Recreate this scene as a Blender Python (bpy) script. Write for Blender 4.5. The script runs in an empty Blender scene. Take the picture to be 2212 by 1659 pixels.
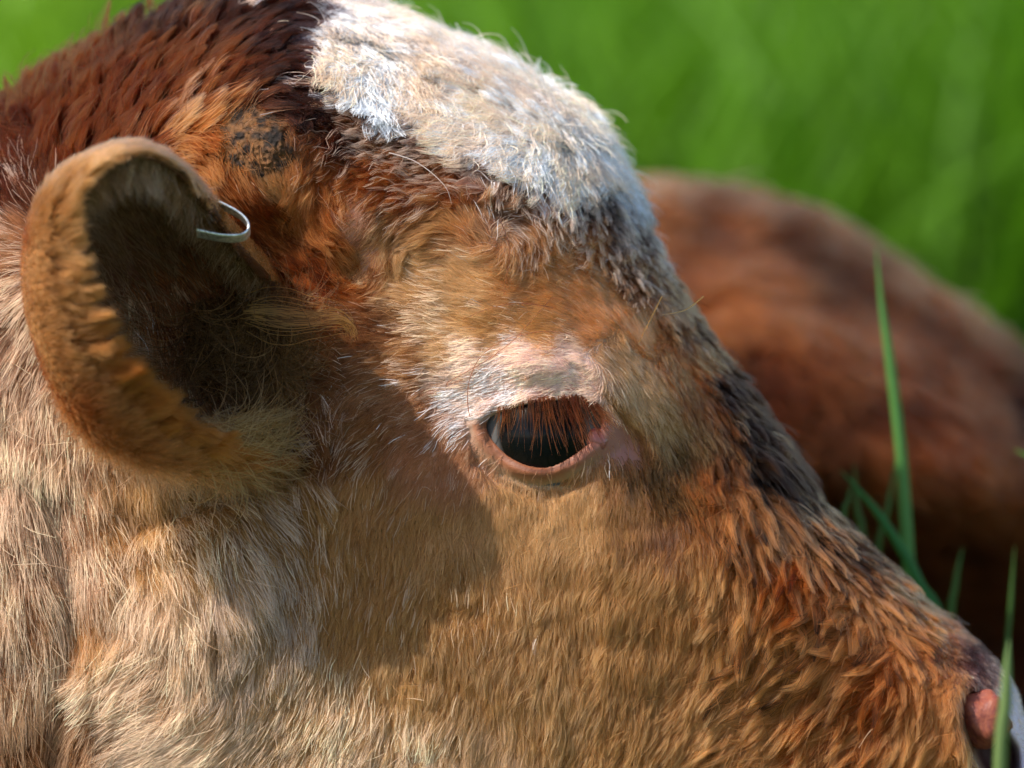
import bpy, math, numpy as np
from mathutils import Matrix, Vector
from mathutils.kdtree import KDTree

sc = bpy.context.scene
rng = np.random.default_rng(7)

# ------------------------------------------------------------------ camera, light, exposure
S = 0.32 / 2212.0            # one unit of the working frame in metres
CX, CY = 1106.0, 829.5
D = 2.0 / S                  # camera to focus distance in working units
PITCH = math.radians(10)
RM = Matrix.Rotation(-PITCH, 3, 'X')
C0 = Vector((0, 0, 0.30))
RN = np.array(RM)


def to_world(p):             # (right, away, up) working units -> metres
    return (np.asarray(p, float) * S) @ RN.T + np.array(C0)


cam_d = bpy.data.cameras.new('camera')
cam = bpy.data.objects.new('camera', cam_d)
sc.collection.objects.link(cam)
cam.location = Vector(to_world([0, -D, 0]))
cam.rotation_euler = (math.pi / 2 - PITCH, 0, 0)
cam_d.sensor_width = 36
cam_d.lens = 36 * D / 2212.0
cam_d.clip_start = 0.05
cam_d.clip_end = 500
cam_d.dof.use_dof = True
cam_d.dof.focus_distance = 2.0 - 0.012
cam_d.dof.aperture_fstop = 6.3
sc.camera = cam

world = bpy.data.worlds.new('World')
sc.world = world
world.use_nodes = True
wn = world.node_tree
sky = wn.nodes.new('ShaderNodeTexSky')
sky.sky_type = 'NISHITA'
sky.sun_disc = False
SUNV = RM @ Vector((0.595, 0.440, -0.672)).normalized()
ts = -SUNV
sky.sun_elevation = math.asin(ts.z)
sky.sun_rotation = math.atan2(ts.x, ts.y)
wn.links.new(sky.outputs[0], wn.nodes['Background'].inputs[0])
wn.nodes['Background'].inputs[1].default_value = 0.15
sd = bpy.data.lights.new('sun', 'SUN')
sd.energy = 4.2
sd.angle = math.radians(0.5)
sd.color = (1.0, 0.95, 0.87)
sun = bpy.data.objects.new('sun', sd)
sc.collection.objects.link(sun)
sun.rotation_euler = SUNV.to_track_quat('-Z', 'Y').to_euler()
sun.location = (-2, -1, 3)
sc.view_settings.view_transform = 'Standard'
sc.view_settings.look = 'None'
sc.view_settings.gamma = 1
sc.view_settings.exposure = 0.75
sc.cycles.use_denoising = True
sc.cycles.max_bounces = 9
sc.cycles.diffuse_bounces = 4
sc.cycles.glossy_bounces = 8
sc.cycles.transmission_bounces = 8
sc.cycles.transparent_max_bounces = 6
sc.cycles.sample_clamp_indirect = 4
sc.cycles.use_adaptive_sampling = True
sc.cycles.adaptive_threshold = 0.02
sc.cycles_curves.shape = 'RIBBONS'


# ------------------------------------------------------------------ helpers
def lin(c):
    c = np.asarray(c, float) / 255.0
    return np.where(c <= 0.04045, c / 12.92, ((c + 0.055) / 1.055) ** 2.4)


def tag(o, label=None, cat=None, group=None, kind=None):
    if label: o['label'] = label
    if cat: o['category'] = cat
    if group: o['group'] = group
    if kind: o['kind'] = kind
    return o


def link(o, parent=None):
    sc.collection.objects.link(o)
    if parent is not None:
        o.parent = parent
    return o


def mesh_obj(name, verts, faces, mat, parent=None, smooth=True, col=None):
    me = bpy.data.meshes.new(name)
    verts = np.asarray(verts, np.float32)
    if isinstance(faces, np.ndarray):
        k = faces.shape[1]
        me.vertices.add(len(verts)); me.vertices.foreach_set('co', verts.ravel())
        me.loops.add(faces.size); me.loops.foreach_set('vertex_index', faces.ravel().astype(np.int32))
        me.polygons.add(len(faces))
        me.polygons.foreach_set('loop_start', np.arange(0, faces.size, k, dtype=np.int32))
        me.update(calc_edges=True)
    else:
        me.from_pydata(verts.tolist(), [], faces)
    if smooth:
        me.polygons.foreach_set('use_smooth', np.ones(len(me.polygons), bool))
    if col is not None:
        a = me.attributes.new('tint', 'FLOAT_COLOR', 'POINT')
        c4 = np.ones((len(verts), 4), np.float32); c4[:, :3] = col
        a.data.foreach_set('color', c4.ravel())
    me.validate(); me.update()
    me.materials.append(mat)
    return link(bpy.data.objects.new(name, me), parent)


def new_mat(name):
    m = bpy.data.materials.new(name); m.use_nodes = True
    nt = m.node_tree
    return m, nt, nt.nodes['Principled BSDF']


def tint_mat(name, rough=0.6, spec=0.4, sss=0.0, bump=0.0, bscale=200.0, coat=0.0):
    m, nt, b = new_mat(name)
    at = nt.nodes.new('ShaderNodeAttribute'); at.attribute_name = 'tint'
    nt.links.new(at.outputs['Color'], b.inputs['Base Color'])
    b.inputs['Roughness'].default_value = rough
    b.inputs['Specular IOR Level'].default_value = spec
    b.inputs['Coat Weight'].default_value = coat
    if sss:
        b.inputs['Subsurface Weight'].default_value = sss
        b.inputs['Subsurface Radius'].default_value = (1, .35, .2)
        b.inputs['Subsurface Scale'].default_value = 0.002
    if bump:
        n = nt.nodes.new('ShaderNodeTexNoise'); n.inputs['Scale'].default_value = bscale
        n.inputs['Detail'].default_value = 4
        tc = nt.nodes.new('ShaderNodeTexCoord'); nt.links.new(tc.outputs['Object'], n.inputs['Vector'])
        bp = nt.nodes.new('ShaderNodeBump'); bp.inputs['Strength'].default_value = bump
        bp.inputs['Distance'].default_value = 0.002
        nt.links.new(n.outputs['Fac'], bp.inputs['Height']); nt.links.new(bp.outputs[0], b.inputs['Normal'])
    return m


def hair_mat(name, rough=0.42, spec=0.35):
    """hair seen as thin cylinders: absorbing core, a soft sheen and light let through"""
    m = bpy.data.materials.new(name); m.use_nodes = True
    nt = m.node_tree; nt.nodes.clear()
    out = nt.nodes.new('ShaderNodeOutputMaterial')
    at = nt.nodes.new('ShaderNodeAttribute'); at.attribute_name = 'tint'
    h = nt.nodes.new('ShaderNodeBsdfHairPrincipled')
    h.parametrization = 'COLOR'
    h.inputs['Roughness'].default_value = rough
    h.inputs['Radial Roughness'].default_value = 0.5
    h.inputs['Coat'].default_value = 0.0
    h.inputs['IOR'].default_value = 1.12
    nt.links.new(at.outputs['Color'], h.inputs['Color'])
    df = nt.nodes.new('ShaderNodeBsdfDiffuse'); nt.links.new(at.outputs['Color'], df.inputs[0])
    mr = nt.nodes.new('ShaderNodeMapRange'); mr.inputs[1].default_value = .15; mr.inputs[2].default_value = .6
    mr.inputs[3].default_value = .12; mr.inputs[4].default_value = .65
    sp = nt.nodes.new('ShaderNodeSeparateColor'); nt.links.new(at.outputs['Color'], sp.inputs[0]); nt.links.new(sp.outputs[2], mr.inputs[0])
    ms = nt.nodes.new('ShaderNodeMixShader'); nt.links.new(mr.outputs[0], ms.inputs[0])
    nt.links.new(h.outputs[0], ms.inputs[1]); nt.links.new(df.outputs[0], ms.inputs[2])
    nt.links.new(ms.outputs[0], out.inputs['Surface'])
    return m


def catmull(pts, n=8, closed=False):
    p = np.asarray(pts, float); N = len(p); out = []
    rngi = range(N if closed else N - 1)
    for i in rngi:
        if closed:
            a, b, c, d = p[(i-1) % N], p[i], p[(i+1) % N], p[(i+2) % N]
        else:
            a, b, c, d = p[max(i-1, 0)], p[i], p[i+1], p[min(i+2, N-1)]
        for k in range(n):
            t = k / n
            out.append(0.5*((2*b)+(-a+c)*t+(2*a-5*b+4*c-d)*t*t+(-a+3*b-3*c+d)*t**3))
    if not closed: out.append(p[-1])
    return np.array(out)


def poly_dist(px, py, poly, closed=True):
    """distance, nearest point, inside flag"""
    px = px.ravel(); py = py.ravel()
    best = np.full(px.shape, 1e18); bx = np.zeros_like(px); by = np.zeros_like(px)
    inside = np.zeros(px.shape, bool)
    n = len(poly)
    for i in range(n if closed else n - 1):
        x0, y0 = poly[i]; x1, y1 = poly[(i+1) % n]
        dx, dy = x1-x0, y1-y0
        L = dx*dx+dy*dy + 1e-12
        t = np.clip(((px-x0)*dx+(py-y0)*dy)/L, 0, 1)
        qx, qy = x0+t*dx, y0+t*dy
        d = (px-qx)**2+(py-qy)**2
        m = d < best
        best[m] = d[m]; bx[m] = qx[m]; by[m] = qy[m]
        if closed:
            c = ((y0 > py) != (y1 > py)) & (px < (x1-x0)*(py-y0)/((y1-y0) if y1 != y0 else 1e-9)+x0)
            inside ^= c
    return np.sqrt(best), bx, by, inside


def smooth01(t):
    t = np.clip(t, 0, 1); return t*t*(3-2*t)


# lattice value noise
_tab = rng.random((64, 64, 64)).astype(np.float32)


def vnoise(p, scale, seed=0):
    q = np.asarray(p, float)/scale + seed*7.31
    i = np.floor(q).astype(int); f = q-i; f = f*f*(3-2*f)
    r = 0
    for a in (0, 1):
        for b in (0, 1):
            for c in (0, 1):
                w = (f[..., 0] if a else 1-f[..., 0])*(f[..., 1] if b else 1-f[..., 1])*(f[..., 2] if c else 1-f[..., 2])
                r = r + w*_tab[(i[..., 0]+a) % 64, (i[..., 1]+b) % 64, (i[..., 2]+c) % 64]
    return r*2-1


def persp(x, y, d):
    """photo-frame position and depth -> (right, away, up)"""
    k = (D+d)/D
    return np.stack([(x-CX)*k, d, (CY-y)*k], -1)


# ------------------------------------------------------------------ hair builder
NP = 8


def strands(root, nrm, tan, length, lift, wave, wfreq, phase):
    """root,nrm,tan (N,3); returns (N,NP,3)"""
    u = np.linspace(0, 1, NP)[None, :, None]
    L = length[:, None, None]
    bn = np.cross(nrm, tan)
    li = lift[:, None, None]
    along = u*(0.55+0.45*u) * (1-0.25*li)
    up = li*(1.15*u-0.55*u*u)
    w = wave[:, None, None]*np.sin(2*np.pi*wfreq[:, None, None]*u+phase[:, None, None])
    w0 = wave[:, None, None]*np.sin(phase[:, None, None])
    return (root[:, None, :] + tan[:, None, :]*L*along + nrm[:, None, :]*L*up
            + bn[:, None, :]*(w-w0)*np.minimum(1, u*2.2)
            + nrm[:, None, :]*0.4*np.abs(w-w0)*u)


def nearest(guides, pts):
    kd = KDTree(len(guides))
    for i, g in enumerate(guides): kd.insert(g, i)
    kd.balance()
    f = kd.find
    return np.array([f(p)[1] for p in pts], np.int32)


def pigment(c):
    w = np.clip((c.min(1, keepdims=True)-.30)/.3, 0, 1)
    return np.clip(c*(np.array([1, .93, .97])*(1-w)+np.array([1.12, 1.12, 1.12])*w), .002, .975)


def hair_obj(name, pts, rad, c0, c1, mat, parent, taper=0.75):
    """pts (N,NP,3) working units; rad (N,) working units; c0,c1 root/tip linear colours"""
    N, K, _ = pts.shape
    c0, c1 = pigment(c0), pigment(c1)
    cu = bpy.data.hair_curves.new(name)
    cu.add_curves([K]*N)
    w = to_world(pts.reshape(-1, 3)).astype(np.float32)
    cu.attributes['position'].data.foreach_set('vector', w.ravel())
    u = np.linspace(0, 1, K)[None, :]
    r = (rad[:, None]*(1-taper*u**1.6)*S).astype(np.float32)
    a = cu.attributes.get('radius') or cu.attributes.new('radius', 'FLOAT', 'POINT')
    a.data.foreach_set('value', r.ravel())
    ca = cu.attributes.new('tint', 'FLOAT_COLOR', 'POINT')
    c4 = np.ones((N, K, 4), np.float32)
    c4[..., :3] = c0[:, None, :]*(1-u[..., None]) + c1[:, None, :]*u[..., None]
    ca.data.foreach_set('color', c4.ravel())
    cu.materials.append(mat)
    return link(bpy.data.objects.new(name, cu), parent)


# ------------------------------------------------------------------ inflated body surface
def inflate(sil, xs, ys, depth_fn, mid_fn):
    """Closed body from a profile outline. depth_fn(x,y,d,nearside)->half width; mid_fn(x,y)->middle plane."""
    X, Y = np.meshgrid(xs, ys)
    d, bx, by, ins = poly_dist(X, Y, sil)
    nx, ny = len(xs), len(ys)
    insg = ins.reshape(ny, nx)
    cell = insg[:-1, :-1] | insg[1:, :-1] | insg[:-1, 1:] | insg[1:, 1:]
    xf, yf = X.ravel().copy(), Y.ravel().copy()
    out = ~ins
    xf[out] = bx[out]; yf[out] = by[out]; d = np.where(out, 0, d)
    used = np.zeros((ny, nx), bool)
    used[:-1, :-1] |= cell; used[1:, :-1] |= cell; used[:-1, 1:] |= cell; used[1:, 1:] |= cell
    used = used.ravel()
    near_id = np.full(nx*ny, -1); idx = np.nonzero(used)[0]
    near_id[idx] = np.arange(len(idx))
    far_id = near_id.copy()
    inn = used & ins; fi = np.nonzero(inn)[0]
    far_id[fi] = len(idx)+np.arange(len(fi))
    mid = mid_fn(xf, yf)
    yn = mid - depth_fn(xf, yf, d, True)
    yfar = mid + depth_fn(xf, yf, d, False)
    yn[out] = mid[out]
    V = np.concatenate([persp(xf[idx], yf[idx], yn[idx]), persp(xf[fi], yf[fi], yfar[fi])])
    info = np.concatenate([np.stack([xf[idx], yf[idx], d[idx], np.zeros(len(idx))], 1),
                           np.stack([xf[fi], yf[fi], d[fi], np.ones(len(fi))], 1)])
    cj, ci = np.nonzero(cell)
    a = cj*nx+ci; b = a+1; c = a+nx+1; e = a+nx
    F1 = np.stack([near_id[a], near_id[e], near_id[c], near_id[b]], 1)
    F2 = np.stack([far_id[a], far_id[b], far_id[c], far_id[e]], 1)
    F = np.concatenate([F1, F2])
    return V, F, info


def tri_sample(V, F, info, dens_fn, n):
    T = np.concatenate([F[:, [0, 1, 2]], F[:, [0, 2, 3]]])
    A, B, C = V[T[:, 0]], V[T[:, 1]], V[T[:, 2]]
    cr = np.cross(B-A, C-A); ar = np.linalg.norm(cr, axis=1)/2
    ok = ar > 1e-6
    T, A, B, C, cr, ar = T[ok], A[ok], B[ok], C[ok], cr[ok], ar[ok]
    vn = np.zeros_like(V)
    for k in range(3): np.add.at(vn, T[:, k], cr)
    vn /= np.linalg.norm(vn, axis=1, keepdims=True)+1e-9
    cen = (info[T[:, 0]]+info[T[:, 1]]+info[T[:, 2]])/3
    w = ar*dens_fn(cen)
    w /= w.sum()
    pick = rng.choice(len(T), n, p=w)
    r1 = np.sqrt(rng.random(n))[:, None]; r2 = rng.random(n)[:, None]
    wa, wb, wc = 1-r1, r1*(1-r2), r1*r2
    t = T[pick]
    P = A[pick]*wa+B[pick]*wb+C[pick]*wc
    Nn = vn[t[:, 0]]*wa+vn[t[:, 1]]*wb+vn[t[:, 2]]*wc
    Nn /= np.linalg.norm(Nn, axis=1, keepdims=True)+1e-9
    I = info[t[:, 0]]*wa+info[t[:, 1]]*wb+info[t[:, 2]]*wc
    return P, Nn, I


# ================================================================== THE CALF IN FRONT
head_sil = catmull([
    (-2600, 1000), (-1900, 700), (-1200, 480), (-600, 330), (-200, 255), (-60, 238), (40, 190), (130, 138), (220, 78), (300, 32), (380, -8),
    (470, -42), (570, -58), (670, -40), (760, -6), (850, 26), (930, 70), (1020, 108), (1100, 140),
    (1180, 182), (1240, 222), (1290, 280), (1335, 355), (1375, 430), (1408, 505), (1445, 575), (1490, 650),
    (1535, 725), (1585, 800), (1640, 890), (1690, 970), (1730, 1040), (1785, 1105), (1850, 1165),
    (1920, 1232), (1985, 1300), (2030, 1332), (2092, 1372), (2130, 1402), (2168, 1446), (2193, 1484), (2209, 1535),
    (2228, 1600), (2240, 1690), (2215, 1790), (2150, 1850), (2120, 1900), (2060, 1960), (1900, 2000), (1600, 2030),
    (1300, 2090), (1000, 2200), (600, 2330), (200, 2400), (-300, 2350), (-900, 2330), (-1600, 2300), (-2500, 2250), (-3000, 1700)], 6, True)

# the outline above is that of the coat: the skin lies a fur's depth below it
_t = np.roll(head_sil, -1, 0)-np.roll(head_sil, 1, 0); _t /= np.linalg.norm(_t, axis=1, keepdims=True)
_n = np.stack([-_t[:, 1], _t[:, 0]], 1)
_upper = (np.arange(len(head_sil)) < np.argmax(head_sil[:, 0]))
_amt = np.where(_upper, np.interp(head_sil[:, 0], [-600, 0, 300, 650, 800, 1250, 1400, 1600, 2000, 2150, 2200], [30, 48, 60, 42, 40, 42, 30, 18, 12, 4, 0]), 0)
head_sil = head_sil+_n*_amt[:, None]

eye_open = catmull([(1050, 930), (1058, 901), (1108, 879), (1182, 866), (1250, 866), (1288, 884), (1302, 912),
                    (1290, 944), (1262, 968), (1234, 987), (1196, 1006), (1160, 1011), (1123, 1001), (1080, 972)], 6, True)
lid_crease = catmull([(1240, 792), (1270, 810), (1300, 847), (1335, 890), (1372, 935), (1395, 985)], 5)
low_crease = catmull([(1028, 1000), (1070, 1036), (1120, 1060), (1165, 1071), (1220, 1062), (1275, 1036)], 5)
low_band = catmull([(1018, 930), (1024, 975), (1060, 1016), (1130, 1041), (1200, 1049), (1260, 1036), (1320, 1020)], 5)
neck_fold = catmull([(95, 1050), (130, 1200), (150, 1330), (128, 1480), (110, 1659), (100, 1900)], 6)
neck_fold2 = catmull([(250, 1080), (290, 1190), (260, 1300), (230, 1420), (215, 1600)], 6)
jaw_fold = catmull([(300, 1130), (430, 1090), (560, 1040), (640, 1010)], 6)
nostril = catmull([(2080, 1497), (2073, 1545), (2086, 1600), (2112, 1665), (2160, 1715), (2205, 1690), (2208, 1620), (2180, 1575), (2150, 1520), (2110, 1492)], 6, True)
whorl_arc = catmull([(855, 525), (925, 478), (1000, 456), (1070, 462), (1125, 490)], 5)
EYE = (1178.0, 935.0)


def G(x, y, cx, cy, sx, sy, a=0.0):
    ca, sa = math.cos(math.radians(a)), math.sin(math.radians(a))
    u = (x-cx)*ca+(y-cy)*sa; v = -(x-cx)*sa+(y-cy)*ca
    return np.exp(-0.5*((u/sx)**2+(v/sy)**2))


def lerp_x(x, xs, vs): return np.interp(x, xs, vs)


def head_mid(x, y):
    return 560 - 0.16*np.maximum(0, x-1250)


EYE_BASE = None


def head_relief(x, y):
    r = np.zeros_like(x)
    r += 34*G(x, y, 1120, 700, 230, 90, 25)          # brow ridge
    r += 26*G(x, y, 1330, 800, 110, 90, 50)
    r += 24*G(x, y, 1130, 800, 120, 42, 5)+16*G(x, y, 1195, 792, 60, 28, 10)
    r -= 34*G(x, y, 830, 620, 120, 110, 40)          # temple hollow
    r += 30*G(x, y, 740, 470, 70, 60)
    r += 46*G(x, y, 575, 320, 110, 100)              # horn bud swelling
    r -= 40*G(x, y, 620, 560, 90, 110)
    r -= 90*G(x, y, 470, 740, 120, 150)              # ear pit
    r -= 14*G(x, y, 1335, 955, 34, 20, 20)
    r -= 46*G(x, y, 1470, 1010, 85, 80, 40)          # hollow in front of the eye
    r += 26*G(x, y, 1420, 1180, 190, 110, 30)
    r += 44*G(x, y, 950, 1420, 330, 260, 20)         # cheek
    r += 60*G(x, y, 430, 1330, 150, 190, 10)         # jaw corner
    r -= 36*G(x, y, 640, 1180, 60, 230, -25)
    r += 26*G(x, y, 1720, 1400, 200, 100, 40)
    r += 42*G(x, y, 2010, 1500, 90, 130, 0)          # nostril wing
    r -= 28*G(x, y, 2060, 1400, 30, 70, 20)
    r += 30*G(x, y, 60, 1150, 90, 260, 0)            # neck roll
    return r


def head_depth(x, y, d, near):
    W = lerp_x(x, [-2600, -1600, -600, 0, 700, 1300, 1700, 2000, 2230], [1350, 1200, 720, 600, 590, 560, 430, 360, 330])
    R = lerp_x(x, [-2600, -600, 0, 900, 1300, 1700, 2000, 2230], [900, 520, 400, 400, 360, 260, 200, 150])
    t = np.clip(d/R, 0, 1)
    h = W*np.sqrt(np.maximum(0, 1-(1-t)**2))
    if not near:
        return h
    edge = smooth01(d/140)
    h = h + head_relief(x, y)*edge
    # folds
    for line, dep, wid in ((neck_fold, 110, 30), (neck_fold2, 26, 26), (jaw_fold, 26, 30), (whorl_arc, 20, 12)):
        dd = poly_dist(x, y, line, False)[0]
        h = h - dep*np.exp(-(dd/wid)**2)
    # eye
    rr = np.hypot(x-EYE[0], y-EYE[1])
    base_eye = EYE_H
    sph = base_eye + 46 - 197 + np.sqrt(np.maximum(197**2-np.minimum(rr, 186)**2, 0))
    sph = np.maximum(sph, h-2)
    w = 1-smooth01((rr-120)/150)
    h = h*(1-w)+sph*w
    e, _, _, ins = poly_dist(x, y, eye_open)
    e = np.where(ins, -e, e)
    h = h + 12*np.exp(-((e-17)/15)**2)
    dd = poly_dist(x, y, lid_crease, False)[0]; h = h - 11*np.exp(-(dd/10)**2)
    h = h + 12*np.exp(-((poly_dist(x-14, y+16, lid_crease, False)[0])/22)**2)
    dd = poly_dist(x, y, low_crease, False)[0]; h = h - 11*np.exp(-(dd/7)**2)
    dd = poly_dist(x, y, low_band, False)[0]; h = h - 6*np.exp(-(dd/8)**2)
    h = np.where(e < 0, h - 150*smooth01(-e/15), h)
    # nostril
    e, _, _, ins = poly_dist(x, y, nostril)
    e = np.where(ins, -e, e)
    h = h + 16*np.exp(-((e-16)/16)**2)*(x < 2110)
    h = np.where(e < 0, h - 130*smooth01(-e/26), h)
    P = np.stack([x, y, 0*x], -1)
    h = h + 5*vnoise(P, 60)*edge + 2.0*vnoise(P, 22, 3)*edge
    return h


EYE_H = 560*1.0 + float(head_relief(np.array([EYE[0]]), np.array([EYE[1]]))[0])


def axis(segs):
    out = []
    for a, b, st in segs: out += list(np.arange(a, b, st))
    out.append(segs[-1][1]); return np.array(out, float)


gx = axis([(-3100, -400, 60), (-400, -60, 20), (-60, 1010, 9), (1010, 1410, 4), (1410, 2040, 9), (2040, 2260, 6)])
gy = axis([(-80, 840, 9), (840, 1080, 4), (1080, 1480, 9), (1480, 1720, 7), (1720, 2460, 30)])
HV, HF, HI = inflate(head_sil, gx, gy, head_depth, head_mid)

# ---------------------------------------------------------------- coat map
COL = {
    'R': (64, 26, 5),  'RR': (86, 38, 9), 'O': (146, 80, 34), 'OT': (190, 130, 76), 'T': (178, 130, 78), 'LT': (202, 156, 106),
    'TD': (146, 100, 60), 'C': (216, 174, 132), 'CW': (234, 204, 170), 'W': (238, 241, 245), 'D': (20, 12, 8), 'DG': (44, 30, 23),
    'GB': (124, 92, 72), 'P': (192, 142, 108), 'PB': (162, 114, 78), 'BR': (122, 80, 48), 'B': (190, 126, 74), 'OL': (112, 80, 42), 'PU': (84, 50, 42),
    'GW': (200, 178, 156), 'LW': (230, 200, 182),
}
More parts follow.
